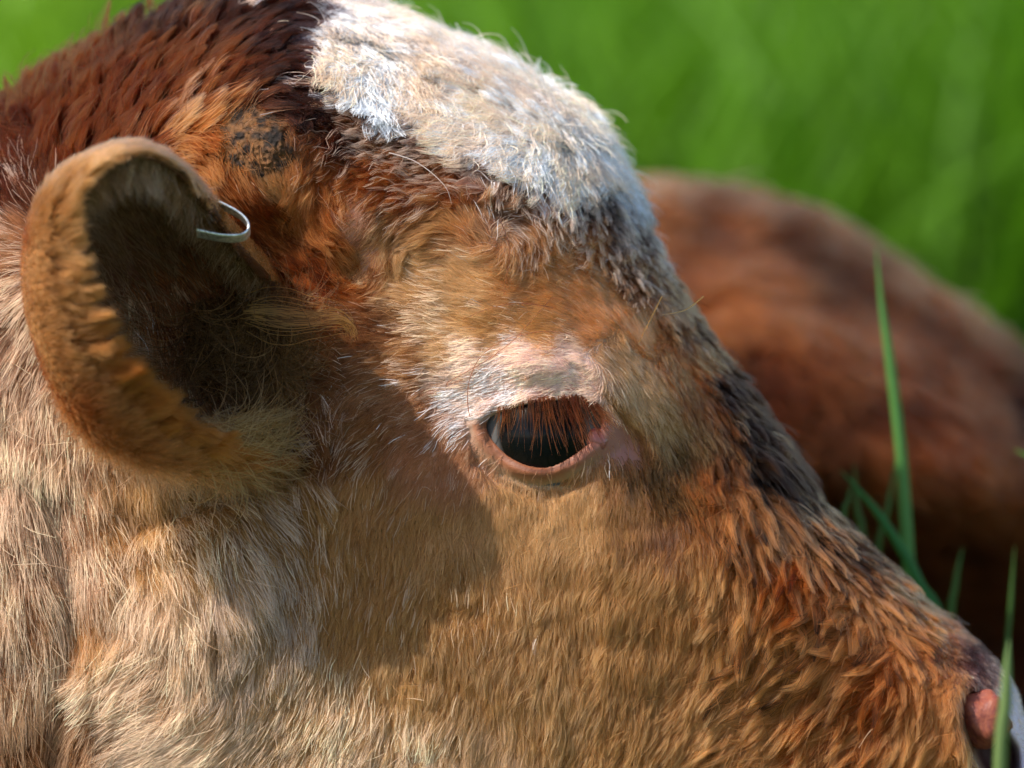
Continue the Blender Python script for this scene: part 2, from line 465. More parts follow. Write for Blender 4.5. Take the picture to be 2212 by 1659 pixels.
# x, y, comb angle (0 right, 90 down), length, main, accent, accent share, clump radius, clump strength, wave, lift, root darkness
CP = [
    (1722, 1045, 78, 70, 'D', 'BR', .3, 20, .9, 10, .3), (1800, 1135, 80, 70, 'BR', 'D', .45, 20, .9, 10, .3), (1865, 1195, 85, 70, 'BR', 'D', .4, 20, .9, 10, .3), (1945, 1275, 85, 60, 'BR', 'B', .4, 20, .9, 8, .3),
    (1490, 870, 80, 45, 'O', 'BR', .3, 14, .5, 5, .4), (1525, 1035, 95, 52, 'BR', 'O', .4, 15, .6, 5, .4), (1690, 1130, 85, 70, 'BR', 'B', .4, 20, .9, 10, .3),
    (0, 240, -112, 80, 'R', 'RR', 0.3, 32.5, .7, 5, .7), (80, 210, -95, 80, 'RR', 'R', 0.4, 32.5, .7, 5, .8), (180, 160, -85, 75, 'RR', 'R', 0.4, 30.0, .7, 5, .8),
    (270, 90, -70, 85, 'R', 'D', 0.3, 37.5, .85, 6, .7), (350, 60, -60, 80, 'R', 'D', 0.3, 37.5, .85, 6, .6), (450, 20, -50, 80, 'R', 'D', 0.3, 35.0, .8, 8, .6),
    (560, 30, -35, 70, 'R', 'D', 0.35, 35.0, .8, 9, .6), (650, 50, -10, 60, 'R', 'DG', 0.3, 30.0, .7, 8, .5),
    (60, 340, -112, 90, 'R', 'RR', 0.4, 37.5, .75, 5, .6), (160, 310, -75, 90, 'R', 'RR', 0.35, 37.5, .75, 5, .6), (260, 240, -82, 85, 'RR', 'R', 0.35, 37.5, .75, 5, .6),
    (360, 190, -60, 80, 'R', 'RR', 0.4, 35.0, .75, 5, .6), (430, 270, -40, 75, 'O', 'OT', 0.3, 32.5, .7, 6, .5), (400, 230, -42, 80, 'RR', 'PB', 0.35, 32.5, .8, 5, .5), (470, 170, -40, 75, 'R', 'RR', 0.3, 32.5, .75, 6, .5),
    (530, 160, -15, 70, 'R', 'D', 0.4, 32.5, .8, 9, .5), (600, 140, 10, 60, 'D', 'R', 0.5, 32.5, .85, 10, .5), (640, 200, 40, 60, 'R', 'DG', 0.4, 30.0, .8, 10, .5),
    (480, 340, 60, 60, 'O', 'OT', 0.3, 27.5, .6, 6, .5), (440, 330, 30, 60, 'O', 'OT', 0.4, 27.5, .6, 5, .5),
    (20, 450, -110, 85, 'R', 'GW', 0.048, 26, .7, 5, .5), (8, 540, 185, 80, 'PB', 'GW', 0.2, 20, .5, 6, .5), (8, 660, 120, 90, 'P', 'CW', 0.32, 24, .5, 6, .5),
    (20, 900, 90, 90, 'P', 'CW', 0.32, 24, .55, 6, .45), (80, 1090, 82, 115, 'P', 'CW', 0.3, 17.6, 0.44, 7, .5), (30, 1320, 86, 126, 'PB', 'CW', 0.3, 17.6, 0.48, 8, .5),
    (40, 1550, 90, 126, 'BR', 'C', 0.3, 17.6, 0.48, 8, .5), (180, 1200, 78, 109, 'P', 'CW', 0.3, 17.6, 0.4, 10, .55), (215, 1340, 92, 103, 'B', 'C', 0.3, 16.0, 0.4, 10, .5),
    (190, 1560, 105, 103, 'BR', 'C', 0.3, 16.0, 0.4, 9, .5), (320, 1100, 75, 92, 'T', 'C', 0.3, 16.0, 0.32, 10, .6), (250, 1180, 70, 92, 'OT', 'CW', 0.3, 16.0, 0.32, 10, .6),
    (430, 1140, 72, 103, 'T', 'CW', 0.3, 16.0, 0.32, 9, .6), (500, 1250, 72, 109, 'LT', 'GW', 0.3, 16.0, 0.36, 8, .55), (330, 1310, 98, 98, 'C', 'CW', 0.3, 16.0, 0.36, 8, .6),
    (430, 1400, 88, 103, 'C', 'CW', 0.3, 17.6, 0.4, 8, .55), (260, 1500, 155, 98, 'C', 'CW', 0.3, 16.0, 0.4, 7, .55), (350, 1600, 152, 103, 'CW', 'CW', 0.3, 16.0, 0.4, 6, .5), (300, 1420, 140, 98, 'C', 'CW', 0.3, 16.0, 0.4, 7, .55),
    (460, 1530, 135, 98, 'C', 'CW', 0.3, 16.0, 0.4, 6, .45), (520, 1440, 112, 80, 'LT', 'GW', 0.3, 14.4, 0.48, 6, .45), (620, 1300, 88, 60, 'T', 'GW', 0.3, 14, .6, 4, .35),
    (600, 1600, 128, 69, 'LT', 'CW', 0.3, 12.8, 0.48, 5, .4), (560, 1090, 62, 98, 'T', 'GW', 0.3, 14.4, 0.4, 5, .5), (640, 1060, 62, 80, 'T', 'GW', 0.12, 18, .6, 5, .45),
    (700, 1160, 78, 63, 'T', 'GW', 0.064, 9.8, 0.36, 4, .35), (650, 930, 50, 70, 'BR', 'GW', 0.1, 16, .5, 5, .45), (640, 800, 20, 60, 'BR', 'GW', 0.048, 16, .5, 5, .45),
    (720, 970, 118, 55, 'BR', 'GW', 0.088, 14, .4, 4, .4), (800, 700, 186, 50, 'BR', 'GW', 0.048, 14, .4, 4, .4), (750, 620, 192, 50, 'O', 'GW', 0.032, 16, .4, 5, .4), (860, 780, 174, 50, 'TD', 'GW', 0.08, 13, .45, 4, .35),
    (950, 750, 172, 45, 'LT', 'GW', 0.08, 13, .4, 3, .3), (900, 880, 152, 46, 'PB', 'GW', 0.072, 13, .4, 3, .3), (800, 950, 138, 50, 'TD', 'GW', 0.08, 13, .4, 4, .35),
    (780, 1080, 112, 46, 'T', 'GW', 0.04, 13, .4, 3, .3), (870, 1150, 102, 44, 'T', 'GW', 0.02, 8.4, 0.29, 3, .3), (900, 1000, 125, 36, 'PB', 'GW', 0.032, 12, .3, 3, .25),
    (965, 1010, 108, 30, 'PB', 'GW', 0.024, 12, .3, 2, .25), (950, 1150, 98, 42, 'T', 'LT', 0.3, 9.1, 0.32, 3, .3), (1000, 1290, 98, 48, 'T', 'CW', 0.04, 9.8, 0.43, 4, .35), (850, 1300, 100, 50, 'T', 'GW', 0.02, 9.8, 0.36, 4, .35),
    (750, 1370, 98, 55, 'T', 'GW', 0.024, 10.5, 0.47, 4, .35), (700, 1470, 108, 58, 'LT', 'CW', 0.2, 10.5, 0.47, 5, .4), (750, 1600, 118, 58, 'LT', 'CW', 0.35, 11.2, 0.5, 5, .4),
    (900, 1450, 98, 57, 'T', 'LT', 0.3, 11.2, 0.54, 4, .35), (880, 1610, 106, 63, 'LT', 'CW', 0.35, 12.6, 0.58, 5, .35), (1050, 1450, 96, 57, 'T', 'LT', 0.25, 11.2, 0.54, 4, .35),
    (1050, 1610, 100, 63, 'LT', 'C', 0.3, 12.6, 0.58, 5, .35), (1200, 1300, 100, 50, 'T', 'LT', 0.2, 10.5, 0.5, 4, .35), (1200, 1520, 100, 61, 'T', 'LT', 0.25, 11.9, 0.58, 4, .35),
    (1350, 1270, 108, 52, 'T', 'OT', 0.2, 11.2, 0.54, 4, .35), (1350, 1420, 105, 58, 'T', 'OT', 0.2, 11.9, 0.58, 4, .35), (1350, 1610, 112, 63, 'T', 'OT', 0.2, 12.6, 0.58, 5, .35),
    (1500, 1230, 100, 58, 'OT', 'T', 0.3, 12.6, 0.61, 5, .35), (1500, 1370, 108, 63, 'OT', 'T', 0.3, 13.3, 0.63, 5, .35), (1500, 1570, 128, 63, 'OT', 'T', 0.35, 13.3, 0.61, 5, .35),
    (1100, 1130, 88, 34, 'LT', 'T', 0.4, 8.4, 0.22, 2, .3), (1250, 1120, 92, 32, 'LT', 'T', 0.4, 8.4, 0.22, 2, .3), (1370, 1110, 100, 36, 'T', 'PB', 0.4, 8.4, 0.29, 3, .3), (1440, 1150, 98, 42, 'TD', 'GB', 0.4, 9.8, 0.43, 3, .3),
    (1600, 1150, 95, 113, 'B', 'D', 0.11, 26.6, .95, 9.799999999999999, .27), (1620, 1300, 105, 120, 'OT', 'D', 0.11, 28.0, .95, 9.799999999999999, .27), (1650, 1450, 142, 120, 'OT', 'D', 0.11, 28.0, .95, 9.799999999999999, .27),
    (1700, 1240, 112, 120, 'O', 'D', 0.11, 28.0, .95, 11.2, .27), (1745, 1180, 98, 109, 'D', 'B', 0.4, 28.0, .95, 11.2, .27), (1800, 1290, 128, 120, 'B', 'D', 0.11, 28.0, .95, 11.2, .27), (1760, 1400, 152, 120, 'OT', 'D', 0.11, 28.0, .95, 9.799999999999999, .27),
    (1860, 1400, 142, 113, 'B', 'D', 0.11, 28.0, .95, 9.799999999999999, .27), (1900, 1290, 112, 109, 'B', 'D', 0.11, 28.0, .95, 11.2, .27), (1960, 1345, 106, 95, 'B', 'D', 0.11, 26.6, .95, 8.399999999999999, .27), (1650, 1590, 142, 109, 'OT', 'B', 0.4, 25.2, .95, 7.0, .27),
    (1800, 1560, 128, 100, 'O', 'OT', 0.4, 23.8, .95, 5.6, .27), (1900, 1490, 118, 84, 'O', 'D', 0.11, 22.4, .95, 5.6, .27), (1975, 1450, 102, 73, 'B', 'D', 0.11, 21.0, .95, 4.199999999999999, .27), (1990, 1600, 108, 69, 'B', 'OT', 0.4, 19.6, .95, 4.199999999999999, .27),
    (2040, 1380, 100, 30, 'B', 'PU', 0.3, 13, .7, 3, .3), (2050, 1500, 100, 28, 'B', 'OT', 0.3, 12, .6, 2, .3), (2110, 1420, 100, 20, 'PU', 'D', 0.3, 12, .5, 2, .3), (2125, 1460, 90, 16, 'PU', 'P', 0.3, 12, .3, 2, .3),
    (2190, 1500, 90, 10, 'P', 'CW', 0.4, 12, .3, 1, .3),
    (1545, 820, 92, 66.0, 'D', 'DG', 0.4, 20.4, .92, 7, .45), (1600, 930, 86, 69.6, 'D', 'DG', 0.35, 21.599999999999998, .92, 7, .45), (1640, 1020, 80, 131, 'D', 'DG', 0.35, 30.2, .92, 9.799999999999999, .27), (1700, 1085, 70, 127, 'D', 'B', 0.4, 30.2, .92, 9.799999999999999, .27),
    (1500, 700, 100, 50, 'DG', 'BR', 0.25, 16, .8, 8, .5), (1455, 620, 115, 50, 'DG', 'BR', 0.25, 15, .75, 8, .5), (1560, 990, 92, 72.0, 'BR', 'D', 0.3, 21.599999999999998, .92, 6, .45), (1590, 1080, 94, 135, 'B', 'D', 0.2, 30.2, .92, 8.399999999999999, .27),
    (1430, 900, 45, 30, 'T', 'LT', 0.3, 12, .3, 3, .35), (1490, 960, 70, 42, 'OL', 'T', 0.3, 13, .4, 4, .45), (1430, 1050, 98, 40, 'OL', 'D', 0.2, 13, .5, 4, .5), (1500, 1060, 92, 48, 'OL', 'O', 0.4, 14, .6, 4, .45), (1400, 850, 55, 30, 'LT', 'T', 0.4, 12, .3, 3, .35),
    (1480, 800, 82, 45, 'O', 'OL', 0.3, 14, .5, 5, .4), (1400, 720, 212, 42, 'B', 'OT', 0.3, 13, .4, 4, .35), (1300, 680, 195, 38, 'OT', 'B', 0.4, 13, .35, 3, .3), (1340, 780, 40, 30, 'T', 'LT', 0.4, 12, .3, 3, .3), (1450, 660, 70, 48, 'BR', 'BR', 0.25, 14, .6, 7, .45),
    (1200, 640, 186, 40, 'OT', 'T', 0.4, 13, .35, 3, .3), (1100, 600, 194, 42, 'OT', 'LT', 0.4, 13, .35, 3, .3), (1000, 610, 200, 44, 'LT', 'GW', 0.032, 13, .4, 3, .3), (900, 600, 206, 48, 'LT', 'GW', 0.04, 13, .45, 4, .3),
    (945, 680, 190, 46, 'LT', 'CW', 0.4, 13, .4, 3, .3), (1050, 700, 186, 38, 'T', 'LT', 0.4, 12, .35, 3, .3), (1000, 780, 180, 36, 'LW', 'CW', 0.4, 12, .35, 3, .28), (1150, 770, 172, 26, 'LW', 'CW', 0.4, 10, .3, 2, .28), (1250, 805, 185, 22, 'LW', 'CW', 0.4, 10, .3, 2, .28),
    (1090, 825, 166, 24, 'LW', 'W', 0.4, 10, .3, 2, .28), (1000, 855, 150, 30, 'LW', 'W', 0.4, 11, .35, 2, .3), (1200, 840, 162, 18, 'LW', 'CW', 0.4, 10, .2, 1, .25), (1170, 700, 186, 36, 'T', 'OT', 0.4, 12, .35, 3, .3),
    (760, 480, 130, 26, 'PB', 'P', 0.5, 12, .3, 3, .3), (800, 545, 150, 26, 'PB', 'LT', 0.5, 12, .3, 3, .3), (740, 540, 60, 40, 'O', 'OT', 0.4, 14, .5, 5, .4), (850, 560, 80, 50, 'OT', 'LT', 0.4, 15, .6, 4, .35),
    (700, 430, 40, 55, 'O', 'B', 0.4, 18, .7, 7, .4), (680, 510, 25, 62, 'O', 'OT', 0.4, 20, .8, 10, .5), (620, 570, 35, 65, 'O', 'R', 0.4, 18, .7, 8, .5), (545, 430, 38, 60, 'O', 'RR', 0.4, 18, .6, 6, .5),
    (585, 405, 62, 50, 'LT', 'OT', 0.3, 18, .7, 3, .35), (640, 420, 120, 50, 'B', 'O', 0.3, 16, .5, 4, .4), (650, 660, 18, 60, 'O', 'GW', 0.04, 18, .6, 7, .5), (600, 360, 60, 30, 'B', 'TD', 0.4, 17.5, .5, 4, .4),
    (665, 330, 100, 50, 'B', 'D', 0.3, 22.5, .7, 6, .45), (730, 300, 150, 60, 'R', 'GW', 0.168, 16, .8, 8, .45), (770, 390, 156, 60, 'O', 'GW', 0.156, 15, .8, 6, .42), (700, 380, 140, 55, 'O', 'GW', 0.072, 16, .75, 6, .42), (700, 250, 150, 60, 'R', 'D', 0.4, 20, .8, 9, .45),
    (860, 400, 160, 58, 'O', 'GW', 0.18, 14, .8, 6, .42), (850, 320, 162, 60, 'BR', 'GW', 0.27, 17, .8, 7, .42), (950, 360, 165, 58, 'BR', 'GW', 0.3, 16, .8, 7, .42), (980, 415, 160, 55, 'O', 'GW', 0.21, 14, .8, 6, .42), (1100, 420, 140, 55, 'BR', 'GW', 0.24, 15, .8, 8, .45),
    (780, 270, 160, 60, 'BR', 'GW', 0.24, 18, .8, 8, .45),
    (1180, 450, 128, 55, 'B', 'GW', 0.24, 16, .85, 9, .45), (1290, 440, 120, 55, 'DG', 'GW', 0.3, 16, .8, 9, .45), (1370, 500, 112, 55, 'DG', 'GW', 0.27, 16, .85, 9, .5), (1290, 530, 145, 50, 'B', 'GW', 0.168, 15, .8, 9, .42), (1380, 570, 120, 50, 'BR', 'GW', 0.18, 15, .85, 9, .45), (1210, 560, 182, 45, 'OT', 'GW', 0.06, 14, .5, 5, .35),
    (960, 480, 150, 60, 'TD', 'OT', 0.4, 18, .6, 3, .5), (1180, 520, 100, 50, 'B', 'GW', 0.12, 15, .75, 6, .42),
    (730, 10, 50, 97, 'W', 'CW', 0.4, 27.599999999999998, .68, 16.875, .42), (700, 90, 100, 97, 'W', 'CW', 0.25, 25.299999999999997, .68, 16.875, .42), (760, 160, 120, 106, 'W', 'CW', 0.4, 27.599999999999998, .68, 18.75, .42), (850, 90, 95, 106, 'W', 'CW', 0.25, 27.599999999999998, .68, 18.75, .42), (900, 190, 110, 114, 'W', 'CW', 0.45, 29.9, .68, 22.5, .42),
    (810, 220, 105, 106, 'W', 'W', 0.3, 27.599999999999998, .68, 20.625, .42), (1000, 170, 125, 114, 'W', 'CW', 0.3, 29.9, .68, 22.5, .42), (1000, 290, 150, 106, 'W', 'CW', 0.4, 27.599999999999998, .68, 18.75, .42), (1130, 220, 140, 114, 'W', 'CW', 0.3, 29.9, .68, 22.5, .42), (1200, 300, 140, 114, 'W', 'CW', 0.35, 27.599999999999998, .68, 22.5, .42),
    (1130, 340, 135, 106, 'W', 'CW', 0.2, 25.299999999999997, .68, 18.75, .42), (1280, 340, 110, 97, 'W', 'CW', 0.2, 25.299999999999997, .68, 20.625, .42), (1240, 250, 110, 106, 'W', 'CW', 0.2, 27.599999999999998, .68, 22.5, .42), (1340, 410, 112, 89, 'W', 'DG', 0.25, 20.7, .68, 16.875, .42), (1220, 390, 130, 94, 'W', 'CW', 0.35, 20.7, .68, 16.875, .42),
    (-600, 500, -100, 80, 'R', 'RR', 0.3, 30, .6, 5, .5), (-600, 1000, 95, 90, 'PB', 'CW', 0.24, 30, .6, 5, .5), (-600, 1700, 95, 103, 'BR', 'C', 0.3, 24.0, 0.48, 5, .5), (-1600, 1400, 95, 103, 'R', 'RR', 0.3, 24.0, 0.48, 5, .5),
    (500, 1900, 150, 92, 'C', 'CW', 0.3, 16.0, 0.4, 6, .5), (1200, 1850, 110, 63, 'T', 'LT', 0.3, 12.6, 0.5, 4, .35), (1900, 1800, 110, 52.0, 'B', 'OT', 0.4, 17.5, .95, 4.199999999999999, .3), (2150, 1800, 110, 20, 'P', 'CW', 0.32, 12, .4, 2, .3),
]
cp_xy = np.array([(c[0], c[1]) for c in CP], float)
cp_dir = np.array([(math.cos(math.radians(c[2])), math.sin(math.radians(c[2]))) for c in CP])
cp_num = np.array([(c[3], c[6], c[7], c[8], c[9], c[10]) for c in CP], float)
cp_a = np.array([lin(COL[c[4]]) for c in CP]); cp_b = np.array([lin(COL[c[5]]) for c in CP])


def coat(x, y, r=None, power=1.7, chunk=20000):
    """interpolate the comb and colour map"""
    outs = []
    for i in range(0, len(x), chunk):
        q = np.stack([x[i:i+chunk], y[i:i+chunk]], 1)
        d2 = ((q[:, None, :]-cp_xy[None])**2).sum(2)+180
        w = d2**(-power)
        w /= w.sum(1, keepdims=True)
        if r is None:
            ca_, cb_, fr = w@cp_a, w@cp_b, (w@cp_num)[:, 1:2]
        else:      # every hair takes the pigment of one neighbouring patch
            w2 = d2**-2.3; w2 /= w2.sum(1, keepdims=True)
            k = np.minimum((w2.cumsum(1) < r[i:i+chunk, None]).sum(1), len(CP)-1)
            ca_, cb_, fr = cp_a[k], cp_b[k], cp_num[k, 1:2]
            ca_ = .55*ca_+.45*(w@cp_a)
        nm_ = w@cp_num; nm_[:, 1:2] = fr
        outs.append(np.concatenate([w@cp_dir, nm_, ca_, cb_], 1))
    r = np.concatenate(outs)
    dv = r[:, :2]
    # whorl over the brow
    wx, wy = x-1078, y-505
    rr = np.hypot(wx, wy)+1e-6
    k = np.exp(-(rr/85)**2)[:, None]*1.6
    tanv = np.stack([-wy/rr, wx/rr], 1)*0.9+np.stack([wx/rr, wy/rr], 1)*0.35
    dv = dv*(1-np.minimum(k, 1))+tanv*np.minimum(k, 1)
    dv /= np.linalg.norm(dv, axis=1, keepdims=True)+1e-6
    return dv, r[:, 2:8], r[:, 8:11], r[:, 11:14]


def mix(a, b, t): return a*(1-t)+b*t


# skin colours of the head mesh
def head_skin(I):
    x, y = I[:, 0], I[:, 1]
    dv, nm, ca, cb = coat(x, y)
    c = ca*(.55+.4*np.clip((ca.min(1, keepdims=True)-.3)/.3, 0, 1))
    salmon, pink, dark = lin((128, 76, 48)), lin((150, 98, 84)), lin((70, 34, 24))
    e, _, _, ins = poly_dist(x, y, eye_open); e = np.where(ins, -e, e)
    near = (I[:, 3] < 0.5)
    nz = vnoise(np.stack([x, y, x*0], 1), 14)*0.5
    lid = np.clip(1-(e-20-6*nz)/12, 0, 1)*near*smooth01((y-np.interp(x, [1040, 1150, 1270, 1310], [905, 872, 875, 880]))/14)
    low = (y > 900) | (x > 1320)
    c = mix(c, mix(salmon, pink, smooth01((x-1200)/120)[:, None]), lid[:, None])
    upper = (y < 905) & (e < 34) & (x < 1330) & near
    rim = np.clip(1-np.abs(e-6)/8, 0, 1)*near
    c = mix(c, dark, (rim*0.45)[:, None])
    corner = G(x, y, 1335, 958, 50, 36, 25)*near*1.3
    c = mix(c, pink, np.clip(corner, 0, 1)[:, None])
    spots = np.maximum(G(x, y, 1172, 853, 26, 14, -8), 0.9*G(x, y, 1236, 838, 16, 10))*near
    c = mix(c, lin((122, 62, 28)), smooth01(spots*2.2-.6+.4*nz)[:, None])
    wht = np.maximum.reduce([G(x, y, 1090, 830, 80, 26, -8), G(x, y, 1180, 790, 110, 26, 8)])*near
    c = mix(c, lin((214, 172, 158)), np.clip(wht*1.1*(1-lid), 0, 1)[:, None])
    tem = np.maximum(G(x, y, 760, 480, 42, 48), 0.8*G(x, y, 810, 555, 36, 30))*near
    c = mix(c, lin((186, 132, 112)), np.clip(tem, 0, 1)[:, None])
    cheek = G(x, y, 930, 985, 90, 70, 30)*near
    c = mix(c, lin((160, 112, 84)), np.clip(cheek, 0, 1)[:, None])
    # nose
    pad = smooth01((x-2140-(y-1500)*0.1)/30)
    c = mix(c, lin((206, 186, 196)), pad[:, None])
    wing = G(x, y, 2120, 1455, 45, 40)
    c = mix(c, lin((98, 62, 58)), np.clip(wing, 0, 1)[:, None])
    n, _, _, ni = poly_dist(x, y, nostril)
    c = mix(c, lin((60, 26, 20)), np.clip(np.where(ni, n/20, 0), 0, 1)[:, None]*near[:, None])
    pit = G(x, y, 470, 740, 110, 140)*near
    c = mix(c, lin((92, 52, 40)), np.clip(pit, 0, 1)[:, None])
    return c


skin_mat = tint_mat('hide', rough=0.55, spec=0.35, sss=0.15, bump=0.15, bscale=900)
calf = mesh_obj('calf', to_world(HV), HF, skin_mat, col=head_skin(HI))
tag(calf, 'brown calf in profile with white curly forehead and dark eye, its head filling the photo', 'calf')

fur_mat = hair_mat('fur')


def head_density(I):
    x, y, d, far = I.T
    inframe = (x > -90) & (x < 2300) & (y > -100) & (y < 1740)
    w = np.where(inframe, 1.0, 0.10)
    w = np.where((far > 0.5), np.where((d < 120) & inframe, 0.35, 0.03), w)
    near = far < 0.5
    e, _, _, ins = poly_dist(x, y, eye_open); e = np.where(ins, -e, e)
    lower = (y > 900) | (x > 1330)
    k = np.where(lower, smooth01((e-30)/18), smooth01((e-1)/5))
    k = np.where((lower) & (e > 0), np.maximum(k, 0.02), k)
    w = np.where(near, w*k, w)
    w = w*np.where(near, 1-0.93*np.clip(1.3*G(x, y, 1340, 960, 46, 32, 25), 0, 1), 1)
    w = w*np.where(near, 1-0.3*np.clip(G(x, y, 1180, 845, 70, 14, 0), 0, 1), 1)
    w = w*np.where(near, 1-0.75*np.clip(G(x, y, 760, 480, 34, 40), 0, 1), 1)
    w = w*np.where(near, 1-0.55*np.clip(G(x, y, 815, 560, 30, 26), 0, 1), 1)
    w = w*(1-0.93*smooth01((x-2135)/40))
    n, _, _, ni = poly_dist(x, y, nostril)
    w = np.where(near & ni, 0, w)
    w = w*np.where(near, 1-0.97*smooth01(1.9*G(x, y, 545, 299, 70, 52, 20)-.3+.2*vnoise(np.stack([x, y, 0*x], 1), 24, 9)), 1)
    w = w*np.where(near, 1-0.95*smooth01(1.6*G(x, y, 470, 740, 90, 120)-.2), 1)
    w = w*np.where((x > 680) & (x < 1380) & (y < 240+(x-680)*.33), 1.7, 1)
    ll, _, _, _ = poly_dist(x, y, low_crease, False)
    w = w*np.where(near & (ll < 7), 0.3, 1)
    return w


def groom(V, F, I, dens, n, coat_fn, rad, seed=0, guide_n=None, jitter=26):
    P, Nn, In = tri_sample(V, F, I, dens, n)
    jx = vnoise(P, 38, 5+seed)*jitter; jy = vnoise(P, 38, 9+seed)*jitter
    rnd = rng.random(n); cohere = rng.random(n) < .5
    # guides: one per clump
    gn = guide_n
    GP, GN, GI = tri_sample(V, F, I, lambda q: (dens(q)+.02)/coat_fn(q[:, 0], q[:, 1])[1][:, 2]**2, gn)
    gjx = vnoise(GP, 38, 5+seed)*jitter; gjy = vnoise(GP, 38, 9+seed)*jitter
    gdv, gnm, _, _ = coat_fn(GI[:, 0]+gjx, GI[:, 1]+gjy)

    def frame(Nr, dvr, ang):
        c, s = np.cos(ang), np.sin(ang)
        v = np.stack([dvr[:, 0]*c-dvr[:, 1]*s, 0*c, -(dvr[:, 0]*s+dvr[:, 1]*c)], 1)
        t = v-Nr*(v*Nr).sum(1, keepdims=True)
        t /= np.linalg.norm(t, axis=1, keepdims=True)+1e-6
        return t
    ga = rng.normal(0, 0.16, gn)+0.30*vnoise(GP, 55, 2+seed)
    gt = frame(GN, gdv, ga)
    gL = gnm[:, 0]*rng.uniform(.85, 1.15, gn)
    gw = gnm[:, 4]*rng.uniform(.5, 1.4, gn)
    gs = strands(GP, GN, gt, gL, gnm[:, 5]*(1+.7*(GI[:, 2] < 60)*(rng.random(gn) < .6))*rng.uniform(.7, 1.25, gn), gw, rng.uniform(.5, 1.0, gn)*np.where(gnm[:, 4] > 13, 1.45, 1), rng.uniform(0, 6.28, gn))
    gi = nearest(GP, P)
    gr_ = rng.random(gn)[gi]
    rnd = np.where(cohere, rng.random(gn)[gi], rnd)
    dv, nm, ca, cb = coat_fn(In[:, 0]+jx, In[:, 1]+jy, np.where(rng.random(n) < .55, gr_, rng.random(n)))
    gdist = np.linalg.norm(GP[gi]-P, axis=1)
    # hairs share some of their clump's wave
    is_b = rnd < nm[:, 1]
    L = nm[:, 0]*rng.uniform(.65, 1.1, n)*np.where(is_b, 1.25, 1)
    a = rng.normal(0, 0.13, n)+0.30*vnoise(P, 55, 2+seed)
    lf = nm[:, 5]*(1+.6*(In[:, 2] < 60))
    stray = rng.random(n) < 0.04
    a = np.where(stray, a+rng.normal(0, .5, n), a)
    t = frame(Nn, dv, a)
    ow = nm[:, 4]*np.where(nm[:, 4] > 12, .75, .55)*rng.uniform(.2, 1.5, n)*np.where(is_b, 1.3, 1)
    own = strands(P, Nn, t, L, lf*rng.uniform(.7, 1.2, n)*np.where(stray, 1.4, 1), ow, rng.uniform(.4, 1.1, n), rng.uniform(0, 6.28, n))
    u = np.linspace(0, 1, NP)[None, :, None]
    lr = (L/gL[gi])[:, None, None]
    off = (P-GP[gi])[:, None, :]
    # resample guide at proportion of own length (linear)
    gpts = GP[gi][:, None, :]+(gs[gi]-GP[gi][:, None, :])*np.minimum(lr, 1.15)
    reach = np.clip(1.6-gdist/(nm[:, 2]*2.2), 0, 1)
    st = nm[:, 3]*np.where(stray, .2, 1)*np.where(is_b & (nm[:, 3] < .7), .55, 1)
    w = (np.clip(st, 0, .95)[:, None, None])*smooth01(u*1.35)*np.maximum(reach, .35)[:, None, None]
    wool = np.clip((nm[:, 4]-11)/6, 0, 1)[:, None, None]
    tgt = gpts+off*(1-(0.80-.38*wool)*u)
    pts = own*(1-w)+tgt*w
    # colours
    val = rng.uniform(.75, 1.2, n)[:, None]*(1+0.16*vnoise(P, 16, 4+seed)+0.14*vnoise(P, 70, 6+seed))[:, None]
    cA = ca*val; cB = cb*val
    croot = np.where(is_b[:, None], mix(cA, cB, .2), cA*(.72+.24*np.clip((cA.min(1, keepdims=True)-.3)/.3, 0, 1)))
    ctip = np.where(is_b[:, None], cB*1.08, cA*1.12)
    r = rad*rng.uniform(.75, 1.2, n)*np.where(is_b, 1.12, 1)*(0.8+0.4*np.clip((L-20)/60, 0, 1))
    return pts, r, np.clip(croot, .003, .95), np.clip(ctip, .003, .95), In


NH = 560000
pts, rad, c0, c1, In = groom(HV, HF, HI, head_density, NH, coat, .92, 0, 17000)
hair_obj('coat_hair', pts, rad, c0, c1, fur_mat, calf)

# loose whiskers, long wild hairs
def wild(specs, name, parent, mat, base_depth=None):
    P = []; R = []; A = []
    for (pl, col, r) in specs:
        c = catmull(pl, 4)
        tt = np.linspace(0, len(c)-1, NP)
        c = np.stack([np.interp(tt, np.arange(len(c)), c[:, k]) for k in range(c.shape[1])], 1)
        P.append(persp(c[:, 0], c[:, 1], c[:, 2])); R.append(r); A.append(lin(col))
    P = np.array(P); A = np.array(A)
    return hair_obj(name, P, np.array(R, float), A, A, mat, parent, .6)


def surf_depth(x, y):
    x = np.atleast_1d(np.asarray(x, float)); y = np.atleast_1d(np.asarray(y, float))
    d, _, _, ins = poly_dist(x, y, head_sil)
    return head_mid(x, y)-head_depth(x, y, np.where(ins, d, 0), True)


# ---------------------------------------------------------------- eye
eye_d = float(560-EYE_H)                      # depth of the lid plane near the eye
sphere_front = 560-(EYE_H+46)
def sphere_mesh(cx, cy, cd, r, nu=64, nv=40, squash=(1, 1, 1)):
    th = np.linspace(0, 2*np.pi, nu, endpoint=False); ph = np.linspace(0, np.pi, nv)
    v = []
    for p in ph:
        for t in th:
            v.append((r*squash[0]*math.sin(p)*math.cos(t), -r*squash[1]*math.cos(p), r*squash[2]*math.sin(p)*math.sin(t)))
    v = np.array(v)
    c = persp(np.array([cx]), np.array([cy]), np.array([cd]))[0]
    f = []
    for j in range(nv-1):
        for i in range(nu):
            f.append((j*nu+i, j*nu+(i+1) % nu, (j+1)*nu+(i+1) % nu, (j+1)*nu+i))
    return v, c, np.array(f)


